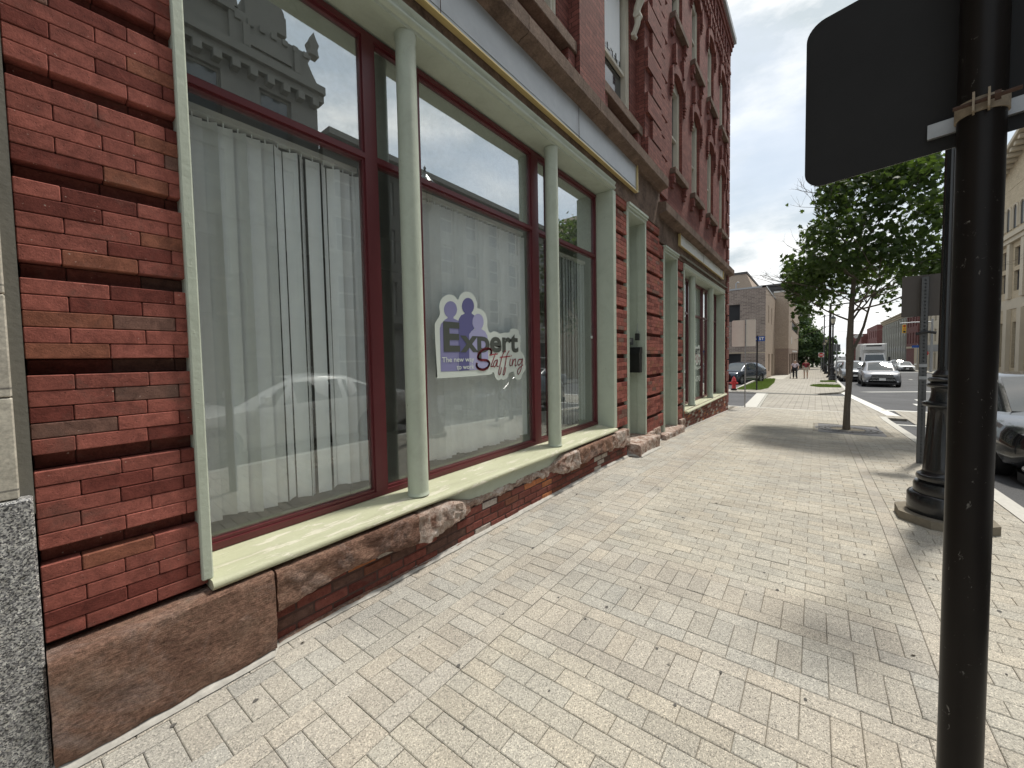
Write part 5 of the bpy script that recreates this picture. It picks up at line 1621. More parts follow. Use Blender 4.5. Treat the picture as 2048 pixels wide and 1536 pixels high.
    def screen(name, sts, off):
        ks = [4, 5, 6, 7, 8]; g = []
        for i in sts: g.append([Vector(vs[i * nr + k]) for k in ks])
        c = sum((p for r_ in g for p in r_), Vector()) / (len(g) * 5)
        q = []
        for r_ in g:
            for p in r_: d = c - p; q.append(tuple(p + Vector((d.x * .06, d.y * .07, d.z * .06)) + off * .014))
        f2 = [(j * 5 + k, j * 5 + k + 1, j * 5 + 6 + k, j * 5 + 5 + k) for j in range(len(g) - 1) for k in range(4)]
        m = MB(); m.add(q, f2); m.build(name, M['car_glass'], root, True, recalc=False)
    screen('windscreen', (0, 1, 2), Vector((-.6, 0, .8)))
    screen('rear_window', (len(roof) - 2, len(roof) - 1), Vector((.6, 0, .8)))
    def sideat(x, t, s):
        for i in range(len(roof) - 1):
            if roof[i][0] <= x <= roof[i + 1][0]:
                q = (x - roof[i][0]) / (roof[i + 1][0] - roof[i][0])
                a = lerp(rv(i, 2), rv(i + 1, 2), q); b = lerp(rv(i, 3), rv(i + 1, 3), q)
                p = lerp(a, b, t); return (p.x, p.y * s, p.z)
        p = rv(len(roof) - 1, 2); return (p.x, p.y * s, p.z)
    xs_ = (roof[0][0] + .28, 2.05, 2.12, 3.0, 3.07, roof[-2][0] + .02)
    for s in (1, -1):
        for k in range(3):
            xa, xb = xs_[2 * k], xs_[2 * k + 1]
            ta = .9 if k else .15; tb = .9
            if k == 0: quad = [sideat(xa, .08, s), sideat(xb, .08, s), sideat(xb, .93, s), sideat(xa + .45, .93, s)]
            else: quad = [sideat(xa, .08, s), sideat(xb, .08, s), sideat(xb - (.1 if k == 2 else 0), .93, s), sideat(xa, .93, s)]
            patch('side_window', quad, Vector((0, s, .3)), .018)
    for wxx in wx_:
        for s in (1, -1):
            y = s * (W / 2 - .115)
            m = MB(); prof = [(wr * .66, -.10), (wr * .95, -.105), (wr, -.08), (wr, .08), (wr * .95, .105), (wr * .66, .10)]
            nn = 26; v2 = []; f2 = []
            for rr, h in prof:
                for k in range(nn): t = 2 * PI * k / nn; v2.append((wxx + rr * math.cos(t), y + h, wr + rr * math.sin(t)))
            for q in range(len(prof)):
                for k in range(nn): q2 = (q + 1) % len(prof); f2.append((q * nn + k, q * nn + (k + 1) % nn, q2 * nn + (k + 1) % nn, q2 * nn + k))
            m.add(v2, f2); wh = m.build('wheel', M['rubber'], root, True)
            m = MB(); m.tube([(wxx, y - .06, wr), (wxx, y + s * .07, wr)], wr * .20, 14)
            for k in range(7):
                t = 2 * PI * k / 7; c, s2 = math.cos(t), math.sin(t)
                P = [(wxx + a * c - b * s2, wr + a * s2 + b * c) for a, b in ((.05, -.03), (wr * .67, -.045), (wr * .67, .045), (.05, .03))]
                m.prism(P, lambda a, b: (a, y + s * .045, b), lambda a, b: (a, y + s * .075, b))
            m.build('rim', M['galvanised'], wh)
    wlk = 'suv' if kind in ('suv', 'moving') else 'sedan'
    zf = .70 if wlk == 'suv' else .58
    # lamps, grille, bumper, plate, mirrors
    for s in (1, -1):
        m = MB(); hw = belt[1][3]
        m.hexa([(.02, s * .40, zf - .01), (.20, s * (hw + .06), zf + .03), (.34, s * (hw + .06), zf + .03), (.10, s * .40, zf - .01), (.09, s * .42, zf + .10), (.30, s * (hw + .055), zf + .15), (.42, s * (hw + .055), zf + .15), (.2, s * .42, zf + .10)])
        m.build('headlight', M['headlight_lens'], root)
        m = MB(); m.hexa([(.0, s * .40, zf - .05), (.19, s * (hw + .065), zf - .01), (.34, s * (hw + .065), zf - .01), (.10, s * .40, zf - .05), (.015, s * .40, zf - .012), (.195, s * (hw + .065), zf + .028), (.34, s * (hw + .065), zf + .028), (.10, s * .40, zf - .012)]); m.build('lamp_bezel', M['black_plastic'], root)
        m = MB(); m.tube([(.04, s * .72, zf - .30), (.12, s * .72, zf - .30)], .05, 12); m.build('fog_lamp', M['headlight_lens'], root)
        m = MB(); xr = belt[-1][0]
        m.bbox(xr - .22, xr + .005, s * .52 - .17, s * .52 + .17, zf + .12, zf + .30, .02); m.build('tail_light', M['tail_red'], root)
        m = MB(); xm = roof[0][0] + .36; zb_ = belt[5][2] + .06
        m.bbox(xm, xm + .12, s * (W / 2 + .09) - .1, s * (W / 2 + .09) + .1, zb_, zb_ + .15, .025); m.box(xm + .04, xm + .08, s * (W / 2 - .04) - .09, s * (W / 2 - .04) + .09, zb_ + .01, zb_ + .04)
        m.build('mirror', M[paint_], root)
        m = MB(); m.box(2.09, 2.10, s * (belt[6][3] + .0) - .003, s * (belt[6][3]) + .003, .35, belt[6][2] - .12)
        for xd in (2.0, 2.95): m.box(xd - .18, xd, s * belt[6][3] - .012, s * belt[6][3] + .012, belt[6][2] - .22, belt[6][2] - .19)
        m.build('door_handles', M['chrome' if wlk == 'suv' else paint_], root)
    m = MB(); m.hexa([(-.014, -.68, zf - .34), (-.014, .68, zf - .34), (.1, .68, zf - .34), (.1, -.68, zf - .34), (-.014, -.50, zf + .13), (-.014, .50, zf + .13), (.12, .50, zf + .13), (.12, -.50, zf + .13)]); gr = m.build('grille', M['grille_black'], root)
    m = MB()
    for i in range(4 if wlk == 'suv' else 2):
        z = zf - .24 + .095 * i; m.box(-.030, -.012, -.62 + .035 * i, .62 - .035 * i, z, z + .022)
    m.build('grille_bars', M['chrome'], gr)
    m = MB(); m.box(-.02, .2, -.78, .78, zf - .47, zf - .36); m.build('front_bumper', M['black_plastic'], root); m = MB(); m.box(L - .25, L - .01, -.75, .75, zf - .42, zf - .25); m.build('rear_bumper', M['black_plastic'], root)
    if plate: m = MB(); m.box(-.04, -.03, -.155, .155, zf - .22, zf - .08); m.build('licence_plate', M['sign_white'], root)
    m = MB(); m.box(.6, L - .5, -W / 2 + .28, W / 2 - .28, .16, .5); m.build('underbody', M['black_plastic'], root)
    x, y = loc
    sl = math.atan2(gz(x + 3) - gz(x), 3)
    root.location = (x, y, gz(x + 2) - .10)
    root.rotation_euler = (0, 0, 0)
    return root
def turn(o, a): o.rotation_euler = (0, 0, a)
car((34.6, -3.42), 'moving', 'silver_car_paint', 'silver crossover driving towards the camera past the parked cars', cutw=True)
car((7.75, -2.86), 'sedan', 'black_car_paint', 'black sedan parked at the kerb, cut off by the right edge of the view')
car((.9, -2.95), 'sedan', 'white_car_paint', 'white sedan parked beside the camera, seen only mirrored in the shop window')
G2 = 'cars parked along the far kerb'
c0 = car((41.5, -2.55), 'suv', 'grey_car_paint', 'grey car parked at the kerb right behind the silver crossover', G2)
c1 = car((48.5, -2.5), 'sedan', 'silver_car_paint', 'pale sedan second in the row parked along the far kerb', G2)
def car_copy(src, x, y, label, mat=None, rot=0, group=G2):
    c = copy_tree(src); c.location = (x, y, gz(x + 2) - .10); c['label'] = label; c['group'] = group; c.rotation_euler = (0, 0, rot)
    if mat:
        for k in kids(c):
            if k.name.split('.')[0] in ('body', 'roof', 'mirror'):
                k.data = k.data.copy(); k.data.materials[0] = M[mat]
    return c
car_copy(c1, 54.6, -2.5, 'dark sedan third in the row along the far kerb', 'blue_black_car_paint')
car_copy(c0, 61, -2.5, 'white car fourth in the row along the far kerb', 'white_car_paint')
car_copy(c1, 68, -2.5, 'pale car at the distant end of the row along the kerb', 'silver_car_paint')
car_copy(c1, 79, -10.4, 'white sedan across the road beside the truck', 'white_car_paint', 0, 'cars on the opposite side of the road')
car_copy(c0, 86, -12.2 + 1.7, 'black car across the road under the traffic light', 'black_car_paint', 0, 'cars on the opposite side of the road')
car_copy(c1, 19.5, -11.2 + 1.6, 'silver sedan parked across the road beyond the black sedan roof', 'silver_car_paint', 0, 'cars on the opposite side of the road')
car_copy(c1, 96, 1.6, 'white car crossing far away at the end of the pavement', 'white_car_paint', PI / 2, 'cars on the opposite side of the road')
d1 = car_copy(c0, 33.2, 5.55, 'dark blue car in the parking lot behind the hydrant', 'blue_black_car_paint', R_(-20), 'cars in the parking lot')
d2 = car_copy(c1, 29.4, 6.05, 'dark red car in the parking lot, half hidden by the corner building', 'red_car_paint', R_(20), 'cars in the parking lot')

# refrigerated box truck
tx_ = 64.0; ty = -5.6; tz = gz(tx_) - .1
r = empty('box_truck', (tx_, ty, tz), 'white box truck with a cooling unit over its cab, behind the silver crossover', 'truck')
m = MB(); m.bbox(tx_ + 1.6, tx_ + 8.6, ty - 1.2, ty + 1.2, tz + .95, tz + 3.75, .03); m.build('cargo_box', M['truck_white'], r)
m = MB(); m.hexa([(tx_, ty - 1.05, tz + .7), (tx_ + 1.9, ty - 1.1, tz + .7), (tx_ + 1.9, ty + 1.1, tz + .7), (tx_, ty + 1.05, tz + .7), (tx_ + .05, ty - 1.0, tz + 1.55), (tx_ + 1.9, ty - 1.1, tz + 1.6), (tx_ + 1.9, ty + 1.1, tz + 1.6), (tx_ + .05, ty + 1.0, tz + 1.55)])
m.hexa([(tx_ + .05, ty - 1.0, tz + 1.55), (tx_ + 1.58, ty - 1.08, tz + 1.6), (tx_ + 1.58, ty + 1.08, tz + 1.6), (tx_ + .05, ty + 1.0, tz + 1.55), (tx_ + .55, ty - .88, tz + 2.5), (tx_ + 1.58, ty - .92, tz + 2.6), (tx_ + 1.58, ty + .92, tz + 2.6), (tx_ + .55, ty + .88, tz + 2.5)])
m.build('cab', M['truck_white'], r)
m = MB(); m.hexa([(tx_ + .04, ty - .88, tz + 1.65), (tx_ + .1, ty - .88, tz + 1.65), (tx_ + .1, ty + .88, tz + 1.65), (tx_ + .04, ty + .88, tz + 1.65), (tx_ + .46, ty - .78, tz + 2.38), (tx_ + .55, ty - .78, tz + 2.38), (tx_ + .55, ty + .78, tz + 2.38), (tx_ + .46, ty + .78, tz + 2.38)])
m.build('windscreen', M['car_glass'], r)
m = MB(); m.bbox(tx_ + .95, tx_ + 1.6, ty - 1.0, ty + 1.0, tz + 2.95, tz + 3.7, .06); u = m.build('cooling_unit', M['truck_white'], r)
m = MB(); m.box(tx_ + .93, tx_ + .95, ty - .7, ty + .7, tz + 3.4, tz + 3.55); m.build('vent', M['black_plastic'], u)
m = MB(); m.box(tx_ - .04, tx_, ty - .6, ty + .6, tz + .85, tz + 1.3); m.build('grille', M['black_plastic'], r)
m = MB(); m.box(tx_ - .1, tx_ + .1, ty - 1.1, ty + 1.1, tz + .42, tz + .7); m.build('bumper', M['galvanised'], r)
for s in (-1, 1):
    m = MB(); m.box(tx_ - .02, tx_, ty + s * .85 - .13, ty + s * .85 + .13, tz + .9, tz + 1.08); m.build('headlight', M['headlight_lens'], r)
    m = MB(); m.box(tx_ + .2, tx_ + .28, ty + s * 1.3 - .1, ty + s * 1.3 + .1, tz + 1.6, tz + 2.1); m.build('mirror', M['black_plastic'], r)
    for xx in (.8, 6.8): m = MB(); m.tube([(tx_ + xx, ty + s * .85, tz + .45), (tx_ + xx, ty + s * 1.15, tz + .45)], .45, 20); m.build('wheel', M['rubber'], r)

# ------------------------------------------------------------------ corner furniture
r = empty('parking_sign', (16.25, 2.02, gz(16.2)), 'large pale sign seen from behind on a thin grey pole at the street corner', 'sign')
zb_ = gz(16.25)
m = MB(); m.box(16.235, 16.265, 2.0, 2.035, zb_ - .05, 2.80); m.build('post', M['galvanised'], r)
m = MB(); yc = 2.06
m.prism([(yc - .36, 1.86), (yc - .34, 1.83), (yc + .36, 1.83), (yc + .39, 1.86), (yc + .39, 2.76), (yc + .36, 2.79), (yc - .34, 2.79), (yc - .36, 2.76)], lambda a, z: (16.268, a, z), lambda a, z: (16.271, a, z)); m.build('sign_panel', M['aluminium_sign_back'], r)
m = MB(); m.prism([(yc - .35, 1.84), (yc + .38, 1.84), (yc + .38, 2.78), (yc - .35, 2.78)], lambda a, z: (16.272, a, z), lambda a, z: (16.273, a, z)); m.build('sign_face', M['sign_white'], r)
for z in (1.98, 2.62): m = MB(); m.tube([(16.225, 2.018, z), (16.235, 2.018, z)], .012, 8); m.build('bolt', M['rust'], r)
r = empty('street_name_sign', (26.3, 2.68, gz(26.3)), 'blue street name sign on a black pole beside the grass', 'sign')
m = MB(); m.tube([(26.3, 2.68, gz(26.3) - .05), (26.3, 2.68, 2.6)], .04, 12); m.build('pole', M['black_enamel'], r)
m = MB(); m.box(26.28, 26.30, 2.30, 3.15, 2.27, 2.55); m.build('sign_blade', M['blue_sign'], r)
Fs = lambda a, d, z: Vector((26.276 - d, 3.12 - a, z))
text_mesh('N ST', 'lettering', M['sign_white'], r, Fs, .30, .78, 2.33, 2.50, .03)
hx, hy = 25.6, 3.74; hz = gz(hx)
r = empty('fire_hydrant', (hx, hy, hz), 'red fire hydrant at the far corner of the side street', 'hydrant')
m = MB(); m.lathe([(.15, 0), (.15, .05), (.11, .06), (.105, .48), (.13, .50), (.13, .54), (.115, .56), (.10, .66), (.06, .75), (.025, .78), (.025, .83)], hx, hy, 20, z=hz); m.build('barrel', M['hydrant_red'], r, True)
for s in (-1, 1): m = MB(); m.tube([(hx, hy + s * .08, hz + .42), (hx, hy + s * .2, hz + .42)], .055, 12); m.tube([(hx, hy + s * .2, hz + .42), (hx, hy + s * .22, hz + .42)], .03, 6); m.build('side_outlet', M['hydrant_red'], r)
m = MB(); m.tube([(hx - .08, hy, hz + .40), (hx - .2, hy, hz + .40)], .075, 14); m.build('front_outlet', M['hydrant_red'], r)
m = MB(); m.lathe([(.16, -.05), (.16, .10), (.12, .11)], hx, hy, 20, z=hz); m.build('foot', M['rubber'], r)
# grass
def grass(name, poly, n, label):
    mb = MB(); xs = [p[0] for p in poly]; ys = [p[1] for p in poly]
    def inside(x, y):
        c = False; j = len(poly) - 1
        for i in range(len(poly)):
            if (poly[i][1] > y) != (poly[j][1] > y) and x < (poly[j][0] - poly[i][0]) * (y - poly[i][1]) / (poly[j][1] - poly[i][1]) + poly[i][0]: c = not c
            j = i
        return c
    mb.add([(x, y, gz(x) + .012) for x, y in poly], [tuple(range(len(poly)))], (.2, .2, .2))
    k = 0
    while k < n:
        x, y = random.uniform(min(xs), max(xs)), random.uniform(min(ys), max(ys))
        if not inside(x, y): continue
        k += 1; a = random.random() * 6.28; h = random.uniform(.04, .13); w_ = random.uniform(.01, .02); dx, dy = math.cos(a) * w_, math.sin(a) * w_
        lx, ly = random.gauss(0, .03), random.gauss(0, .03); v = random.random(); z = gz(x) + .01
        mb.add([(x - dx, y - dy, z), (x + dx, y + dy, z), (x + lx, y + ly, z + h)], [(0, 1, 2)], (v, v, v))
    tag(mb.build(name, M['grass_blade'], recalc=False), label, 'grass', kind='stuff')
grass('grass', [(26.3, 3.68), (26.6, 2.55), (28.5, 2.30), (36, 2.5), (42.5, 2.9), (42.5, 3.72)], 9000, 'green lawn strip between hydrant and tan building')
grass('grass', [(31.2, -1.25), (31.2, -.1), (32.4, .3), (33.6, -.1), (33.6, -1.25)], 2500, 'small grass patch beside the far kerb')
grass('grass', [(38.4, -1.25), (38.4, -.3), (39.6, -.3), (39.6, -1.25)], 900, 'grass tuft near the big distant lamp')
m = MB(); m.box(26.4, 43, 3.73, 3.85, gz(30) - .12, gz(26) + .03); tag(m.build('lot_kerb', M['concrete']), kind='structure')
ribbon('building_walk', 42.6, 56, 2.3, 3.7, .006, M['concrete'], 2)

# do-not-enter sign
r = empty('do_not_enter_sign', (66, -.55, gz(66)), 'round red and white do not enter sign far along the pavement', 'sign')
m = MB(); m.tube([(66, -.55, gz(66)), (66, -.55, 1.5)], .03, 8); m.build('post', M['galvanised'], r)
m = MB(); m.box(65.96, 65.97, -.85, -.25, .92, 1.52); m.build('sign_panel', M['sign_white'], r)
m = MB(); m.prism([(-.55 + .28 * math.cos(t * PI / 14), 1.22 + .28 * math.sin(t * PI / 14)) for t in range(28)], lambda a, z: (65.95, a, z), lambda a, z: (65.958, a, z)); m.build('red_disc', M['sign_red'], r)
m = MB(); m.box(65.94, 65.949, -.75, -.35, 1.17, 1.27); m.build('bar', M['sign_white'], r)
# thin posts with small signs along the kerb, and parking meter posts
for x, lab in ((37.2, 'thin grey sign post beside the trunk line, at the far kerb'), (43.4, 'thin meter post right of the big distant lamp')):
    r = empty('meter_post', (x, -1.2, gz(x)), lab, 'post')
    m = MB(); m.tube([(x, -1.2, gz(x)), (x, -1.2, gz(x) + (1.15 if x > 40 else 2.9))], .03, 8); m.build('post', M['galvanised'], r)
    m = MB()
    if x > 40: m.bbox(x - .07, x + .07, -1.28, -1.12, gz(x) + 1.15, gz(x) + 1.45, .03)
    else: m.box(x, x + .01, -1.4, -1.0, gz(x) + 2.35, gz(x) + 2.85)
    m.build('head', M['painted_post'], r)

# ------------------------------------------------------------------ two people walking away from the lamps
def skin_obj(name, pts, edges, radii, mat, parent, sub=2, loc=(0, 0, 0), rootv=0):
    me = bpy.data.meshes.new(name)
    me.from_pydata([Vector(p) for p in pts], edges, [])
    me.materials.append(mat)
    o = bpy.data.objects.new(name, me); col.objects.link(o); o.parent = parent
    s = o.modifiers.new('skin', 'SKIN'); s.use_smooth_shade = True
    for i, r_ in enumerate(radii):
        rr = r_ if isinstance(r_, tuple) else (r_, r_)
        me.skin_vertices[0].data[i].radius = rr
        me.skin_vertices[0].data[i].use_root = (i == rootv)
    sb = o.modifiers.new('sub', 'SUBSURF'); sb.levels = sub; sb.render_levels = sub
    return o
def person(x, y, label, shirt, legs, hair, female, armL, armR, hgt=1.0, shorts=False):
    z = gz(x); root = empty('person', (x, y, z), label, 'person')
    # joints, facing -x (towards the camera)
    J = [(0, 0, .98), (0, 0, 1.15), (0, 0, 1.32), (-.01, 0, 1.44), (-.02, 0, 1.53), (-.03, 0, 1.60), (-.04, 0, 1.70),
         (.02, .19, 1.40), (.02, .24, 1.14), (.0, .25, .92), (.02, -.19, 1.40), (.02, -.24, 1.14), (.0, -.25, .92),
         (0, .10, .93), (-.06, .11, .52), (-.02, .11, .10), (-.14, .12, .04), (0, -.10, .93), (.05, -.11, .50), (.10, -.11, .10), (-.02, -.12, .04)]
    J[8], J[9] = armL; J[11], J[12] = armR
    E_ = [(0, 1), (1, 2), (2, 3), (3, 4), (4, 5), (5, 6), (3, 7), (7, 8), (8, 9), (3, 10), (10, 11), (11, 12), (0, 13), (13, 14), (14, 15), (15, 16), (0, 17), (17, 18), (18, 19), (19, 20)]
    fat = 1.5 if female else 1.05
    R0 = [(.15 * fat, .12 * fat), (.14 * fat, .11 * fat), (.15 * fat, .11), (.08, .07), (.052, .052), (.085, .075), (.075, .07), .055, .043, .032, .055, .043, .032, .085, .058, .042, .035, .085, .058, .042, .035]
    for hand, s in ((9, 1), (12, -1)):
        p = Vector(J[hand]); b = len(J)
        J.append(tuple(p + Vector((-.02, 0, -.06)))); E_.append((hand, b)); R0.append((.03, .018))
        for f in range(4):
            q = Vector(J[b]); o_ = Vector((-.025 + .017 * f, 0, 0))
            J.append(tuple(q + o_ + Vector((0, 0, -.035)))); J.append(tuple(q + o_ * 1.1 + Vector((-.005, -s * .01, -.07 + .006 * abs(f - 1)))))
            n0 = len(J) - 2; E_ += [(b, n0), (n0, n0 + 1)]; R0 += [.009, .007]
        J.append(tuple(p + Vector((-.05, -s * .01, -.06)))); E_.append((hand, len(J) - 1)); R0.append(.009)
    J = [(a * hgt, b * hgt, c * hgt) for a, b, c in J]
    body = skin_obj('body', J, E_, R0, M['skin'], root)
    k = lambda *i: [J[q] for q in i]
    sp_ = k(0, 1, 2, 3, 7, 8, 10, 11)
    sp_[5] = tuple(Vector(sp_[4]).lerp(Vector(J[8]), .75)); sp_[7] = tuple(Vector(sp_[6]).lerp(Vector(J[11]), .75))
    skin_obj('shirt', sp_, [(0, 1), (1, 2), (2, 3), (3, 4), (4, 5), (3, 6), (6, 7)], [(.175 * fat, .14 * fat), (.165 * fat, .13 * fat), (.175 * fat, .13), (.09, .08), .075, .068, .075, .068], M[shirt], body)
    hi = (0, 0, .92 * hgt)
    if shorts: P = [hi, J[13], tuple(Vector(J[13]).lerp(Vector(J[14]), .85)), J[17], tuple(Vector(J[17]).lerp(Vector(J[18]), .85))]; rr = [(.16, .13), .10, .085, .10, .085]; ed = [(0, 1), (1, 2), (0, 3), (3, 4)]
    else: P = [hi, J[13], J[14], J[15], J[17], J[18], J[19]]; rr = [(.165 * fat, .135 * fat), .105, .082, .07, .105, .082, .07]; ed = [(0, 1), (1, 2), (2, 3), (0, 4), (4, 5), (5, 6)]
    skin_obj('trousers', P, ed, rr, M[legs], body)
    for a, b in ((15, 16), (19, 20)):
        pa, pb = Vector(J[a]), Vector(J[b])
        skin_obj('shoe', [pa + Vector((.05, 0, -.05)), pa + Vector((-.05, 0, -.055)), pb + Vector((-.05, 0, .0))], [(0, 1), (1, 2)], [(.045, .045), (.05, .045), (.045, .035)], M['black_cloth'], body)
    hd = Vector(J[5])
    skin_obj('hair', [hd + Vector((.045, 0, .0)), hd + Vector((.035, 0, .08)), hd + Vector((-.01, 0, .125))], [(0, 1), (1, 2)], [(.075, .06), (.088, .078), (.07, .055)], M[hair], body)
    face = MB(); f0 = hd + Vector((-.075, 0, .03))
    o3 = origin(root)
    for s in (-1, 1): face.tube([o3 + f0 + Vector((-.012, s * .03, .01)), o3 + f0 + Vector((.01, s * .03, .01))], .009, 8)
    face.tube([o3 + f0 + Vector((-.005, -.025, -.055)), o3 + f0 + Vector((-.005, .025, -.055))], .005, 6)
    face.build('facial_features', M['dark_hair'], body)
    nose = MB(); nose.tube([o3 + f0 + Vector((0, 0, .005)), o3 + f0 + Vector((-.028, 0, -.025)), o3 + f0 + Vector((0, 0, -.035))], .011, 8); nose.build('nose', M['skin'], body)
    return root
person(44.6, 1.52, 'woman in a pale pink top and black trousers pushing a walker', 'pink_shirt', 'black_cloth', 'grey_hair', True, ((-.10, .27, 1.14), (-.30, .27, .96)), ((-.10, -.27, 1.14), (-.30, -.25, .96)), .98)
person(44.9, .72, 'person in a dark red shirt and pale knee-length shorts beside the walker', 'maroon_shirt', 'tan_shorts', 'dark_hair', False, ((.03, .25, 1.13), (-.06, .27, .90)), ((.05, -.25, 1.13), (.02, -.27, .88)), 1.0, True)
r = empty('walking_frame', (44.25, 1.62, gz(44.2)), 'wheeled walking frame pushed by the woman in pink', 'walker')
z = gz(44.2)
for s in (-1, 1):
    y = 1.60 + s * .26
    m = MB(); m.tube([(44.40, y, z + .88), (44.26, y, z + .90), (44.18, y, z + .55), (44.05, y, z + .08)], .014, 8); m.tube([(44.2, y, z + .6), (44.48, y, z + .08)], .014, 8); m.build('side_frame', M['galvanised'], r)
    for xx in (44.05, 44.48): m = MB(); m.tube([(xx, y - .02, z + .08), (xx, y + .02, z + .08)], .08, 14); m.build('wheel', M['rubber'], r)
m = MB(); m.bbox(44.15, 44.42, 1.34, 1.86, z + .52, z + .56, .01); m.tube([(44.12, 1.34, z + .35), (44.12, 1.86, z + .35)], .012, 6); m.build('seat', M['black_cloth'], r)

# ------------------------------------------------------------------ buildings beyond the side street
ob = empty('office_building', (44, 6, gz(44)), 'two storey tan brick office building beyond the grass strip', 'building')
Fw = frame_of((43.5, 16, 0), (0, -1, 0), (-1, 0, 0))       # wall facing the camera: a grows to the right
Zb, Zt = -1.0, 7.8
hl = [(12.23 - 4.2, 12.23 - 2.1 + 0, 4.72, 6.4), (8.0, 10.22, .47, 1.57)]
hl = [(6.0, 10.13, 4.72, 6.4), (6.0, 10.24, .3, 1.57)]
mb = MB(); wall(mb, Fw, 0, 12.23, Zb, Zt, hl, .25); mb.build('front_wall', M['brown_tan_brick'], ob, recalc=False)
for h in hl: window(ob, Fw, h[0], h[1], h[2], h[3], .14, M['dark_cornice'], M['far_window_glass'], .06, False, 2)
mb = MB(); mb.fbox(Fw, 6.0, 8.6, .10, .13, .3, 1.57); mb.build('window_curtain', M['smooth_tan_brick'], ob)
mb = MB(); mb.fbox(Fw, 9.2, 12.25, -.004, .0, 1.62, 1.70); mb.build('string_course', M['tan_stone'], ob)
Fx = frame_of((43.5, 3.77, 0), (1, 0, 0), (0, -1, 0))
hl = [(2.6, 3.3, 4.62, 6.35), (5.9, 6.6, 4.62, 6.35), (3.0, 4.4, -.3, 1.5), (6.4, 8.2, -.9, 1.5)]
mb = MB(); wall(mb, Fx, 0, 11.1, Zb, Zt, hl, .3); mb.build('side_wall', M['smooth_tan_brick'], ob, recalc=False)
for h in hl: window(ob, Fx, h[0], h[1], h[2], h[3], .2, M['dark_cornice'], M['far_window_glass'], .05, False)
mb = MB(); mb.box(43.7, 54.6, 3.97, 16, Zb, 7.75); mb.build('rear_block', M['roofing'], ob)
mb = MB(); mb.fbox(Fw, 0, 12.27, -.04, .3, 7.8, 7.95); mb.fbox(Fx, -.04, 11.1, -.04, .3, 7.801, 7.951); mb.build('roof_edge', M['metal_coping'], ob)
Fp = frame_of((54.6, 3.95, 0), (0, -1, 0), (-1, 0, 0))
mb = MB(); wall(mb, Fp, 0, 1.45, 2.1, 8.6, [], .2); mb.build('wing_wall', M['smooth_tan_brick'], ob, recalc=False)
mb = MB(); wall(mb, Fp, 0, 1.45, -1.3, 2.096, [], .2); mb.build('wing_base', M['tan_brick_lower'], ob, recalc=False)
Fy = frame_of((54.6, 2.5, 0), (1, 0, 0), (0, -1, 0))
hl = [(7.5, 31.2, 4.62, 6.05)]
mb = MB(); wall(mb, Fy, 0, 41.4, 2.1, 8.6, hl, .35); mb.build('street_wall', M['smooth_tan_brick'], ob, recalc=False)
for k in range(4): window(ob, Fy, 7.5 + 5.92 * k, 7.5 + 5.92 * (k + 1) - .25, 4.62, 6.05, .2, M['dark_cornice'], M['far_window_glass'], .08, False, 1)
hl = [(2.0, 5.2, -1.4, 1.45)] + [(6.5 + 7 * k, 12.6 + 7 * k, -1.8, 1.5) for k in range(5)]
mb = MB(); wall(mb, Fy, 0, 41.4, -2.2, 2.096, hl, .9); mb.build('street_base', M['tan_brick_lower'], ob, recalc=False)
for h in hl: mb = MB(); mb.fbox(Fy, h[0], h[1], .8, .9, h[2], h[3]); mb.build('dark_bay', M['far_window_glass'], ob)
mb = MB(); mb.fbox(Fy, 6.4, 7.1, -.03, -.004, 2.75, 3.6); mb.build('wall_plaque', M['sign_white'], ob)
for k in range(9):
    a = 9 + k * 1.7; mb = MB(); mb.fbox(Fy, a, a + .9, -.04, -.003, 1.68, 1.88); mb.build('facade_panel', M['sign_white'], ob)
mb = MB(); mb.fbox(Fy, -.03, 41.45, -.05, .3, 8.6, 8.75); mb.fbox(Fp, 0, 1.47, -.05, .3, 8.601, 8.751); mb.build('wing_roof_edge', M['white_trim'], ob)
mb = MB(); mb.box(54.9, 96, 2.86, 16, -2.2, 8.5); mb.build('wing_block', M['roofing'], ob)
mb = MB(); mb.hexa([(56, 5.5, 7.7), (75, 5.5, 7.7), (75, 16, 7.7), (56, 16, 7.7), (56, 6.9, 11.5), (75, 6.9, 11.5), (75, 16, 11.5), (56, 16, 11.5)]); mb.build('penthouse', M['smooth_tan_brick'], ob)
mb = MB(); mb.box(55.9, 75.1, 6.8, 16.1, 11.5, 11.75); mb.build('penthouse_roof', M['dark_cornice'], ob)
r = empty('roof_dish', (50, 8.2, 8), 'white satellite dish and vent pipe on the office roof beside the brick corner', 'dish')
m = MB(); m.lathe([(.05, 0), (.3, .06), (.5, .18)], 50, 8.2, 18, z=8.9); m.build('dish', M['truck_white'], r, True)
m = MB(); m.tube([(50, 8.2, 7.8), (50, 8.2, 8.95)], .05, 8); m.tube([(51, 7.3, 7.8), (51, 7.3, 9.6), (51, 7.15, 9.75), (51, 7.0, 9.7)], .07, 8); m.build('pipes', M['galvanised'], r)

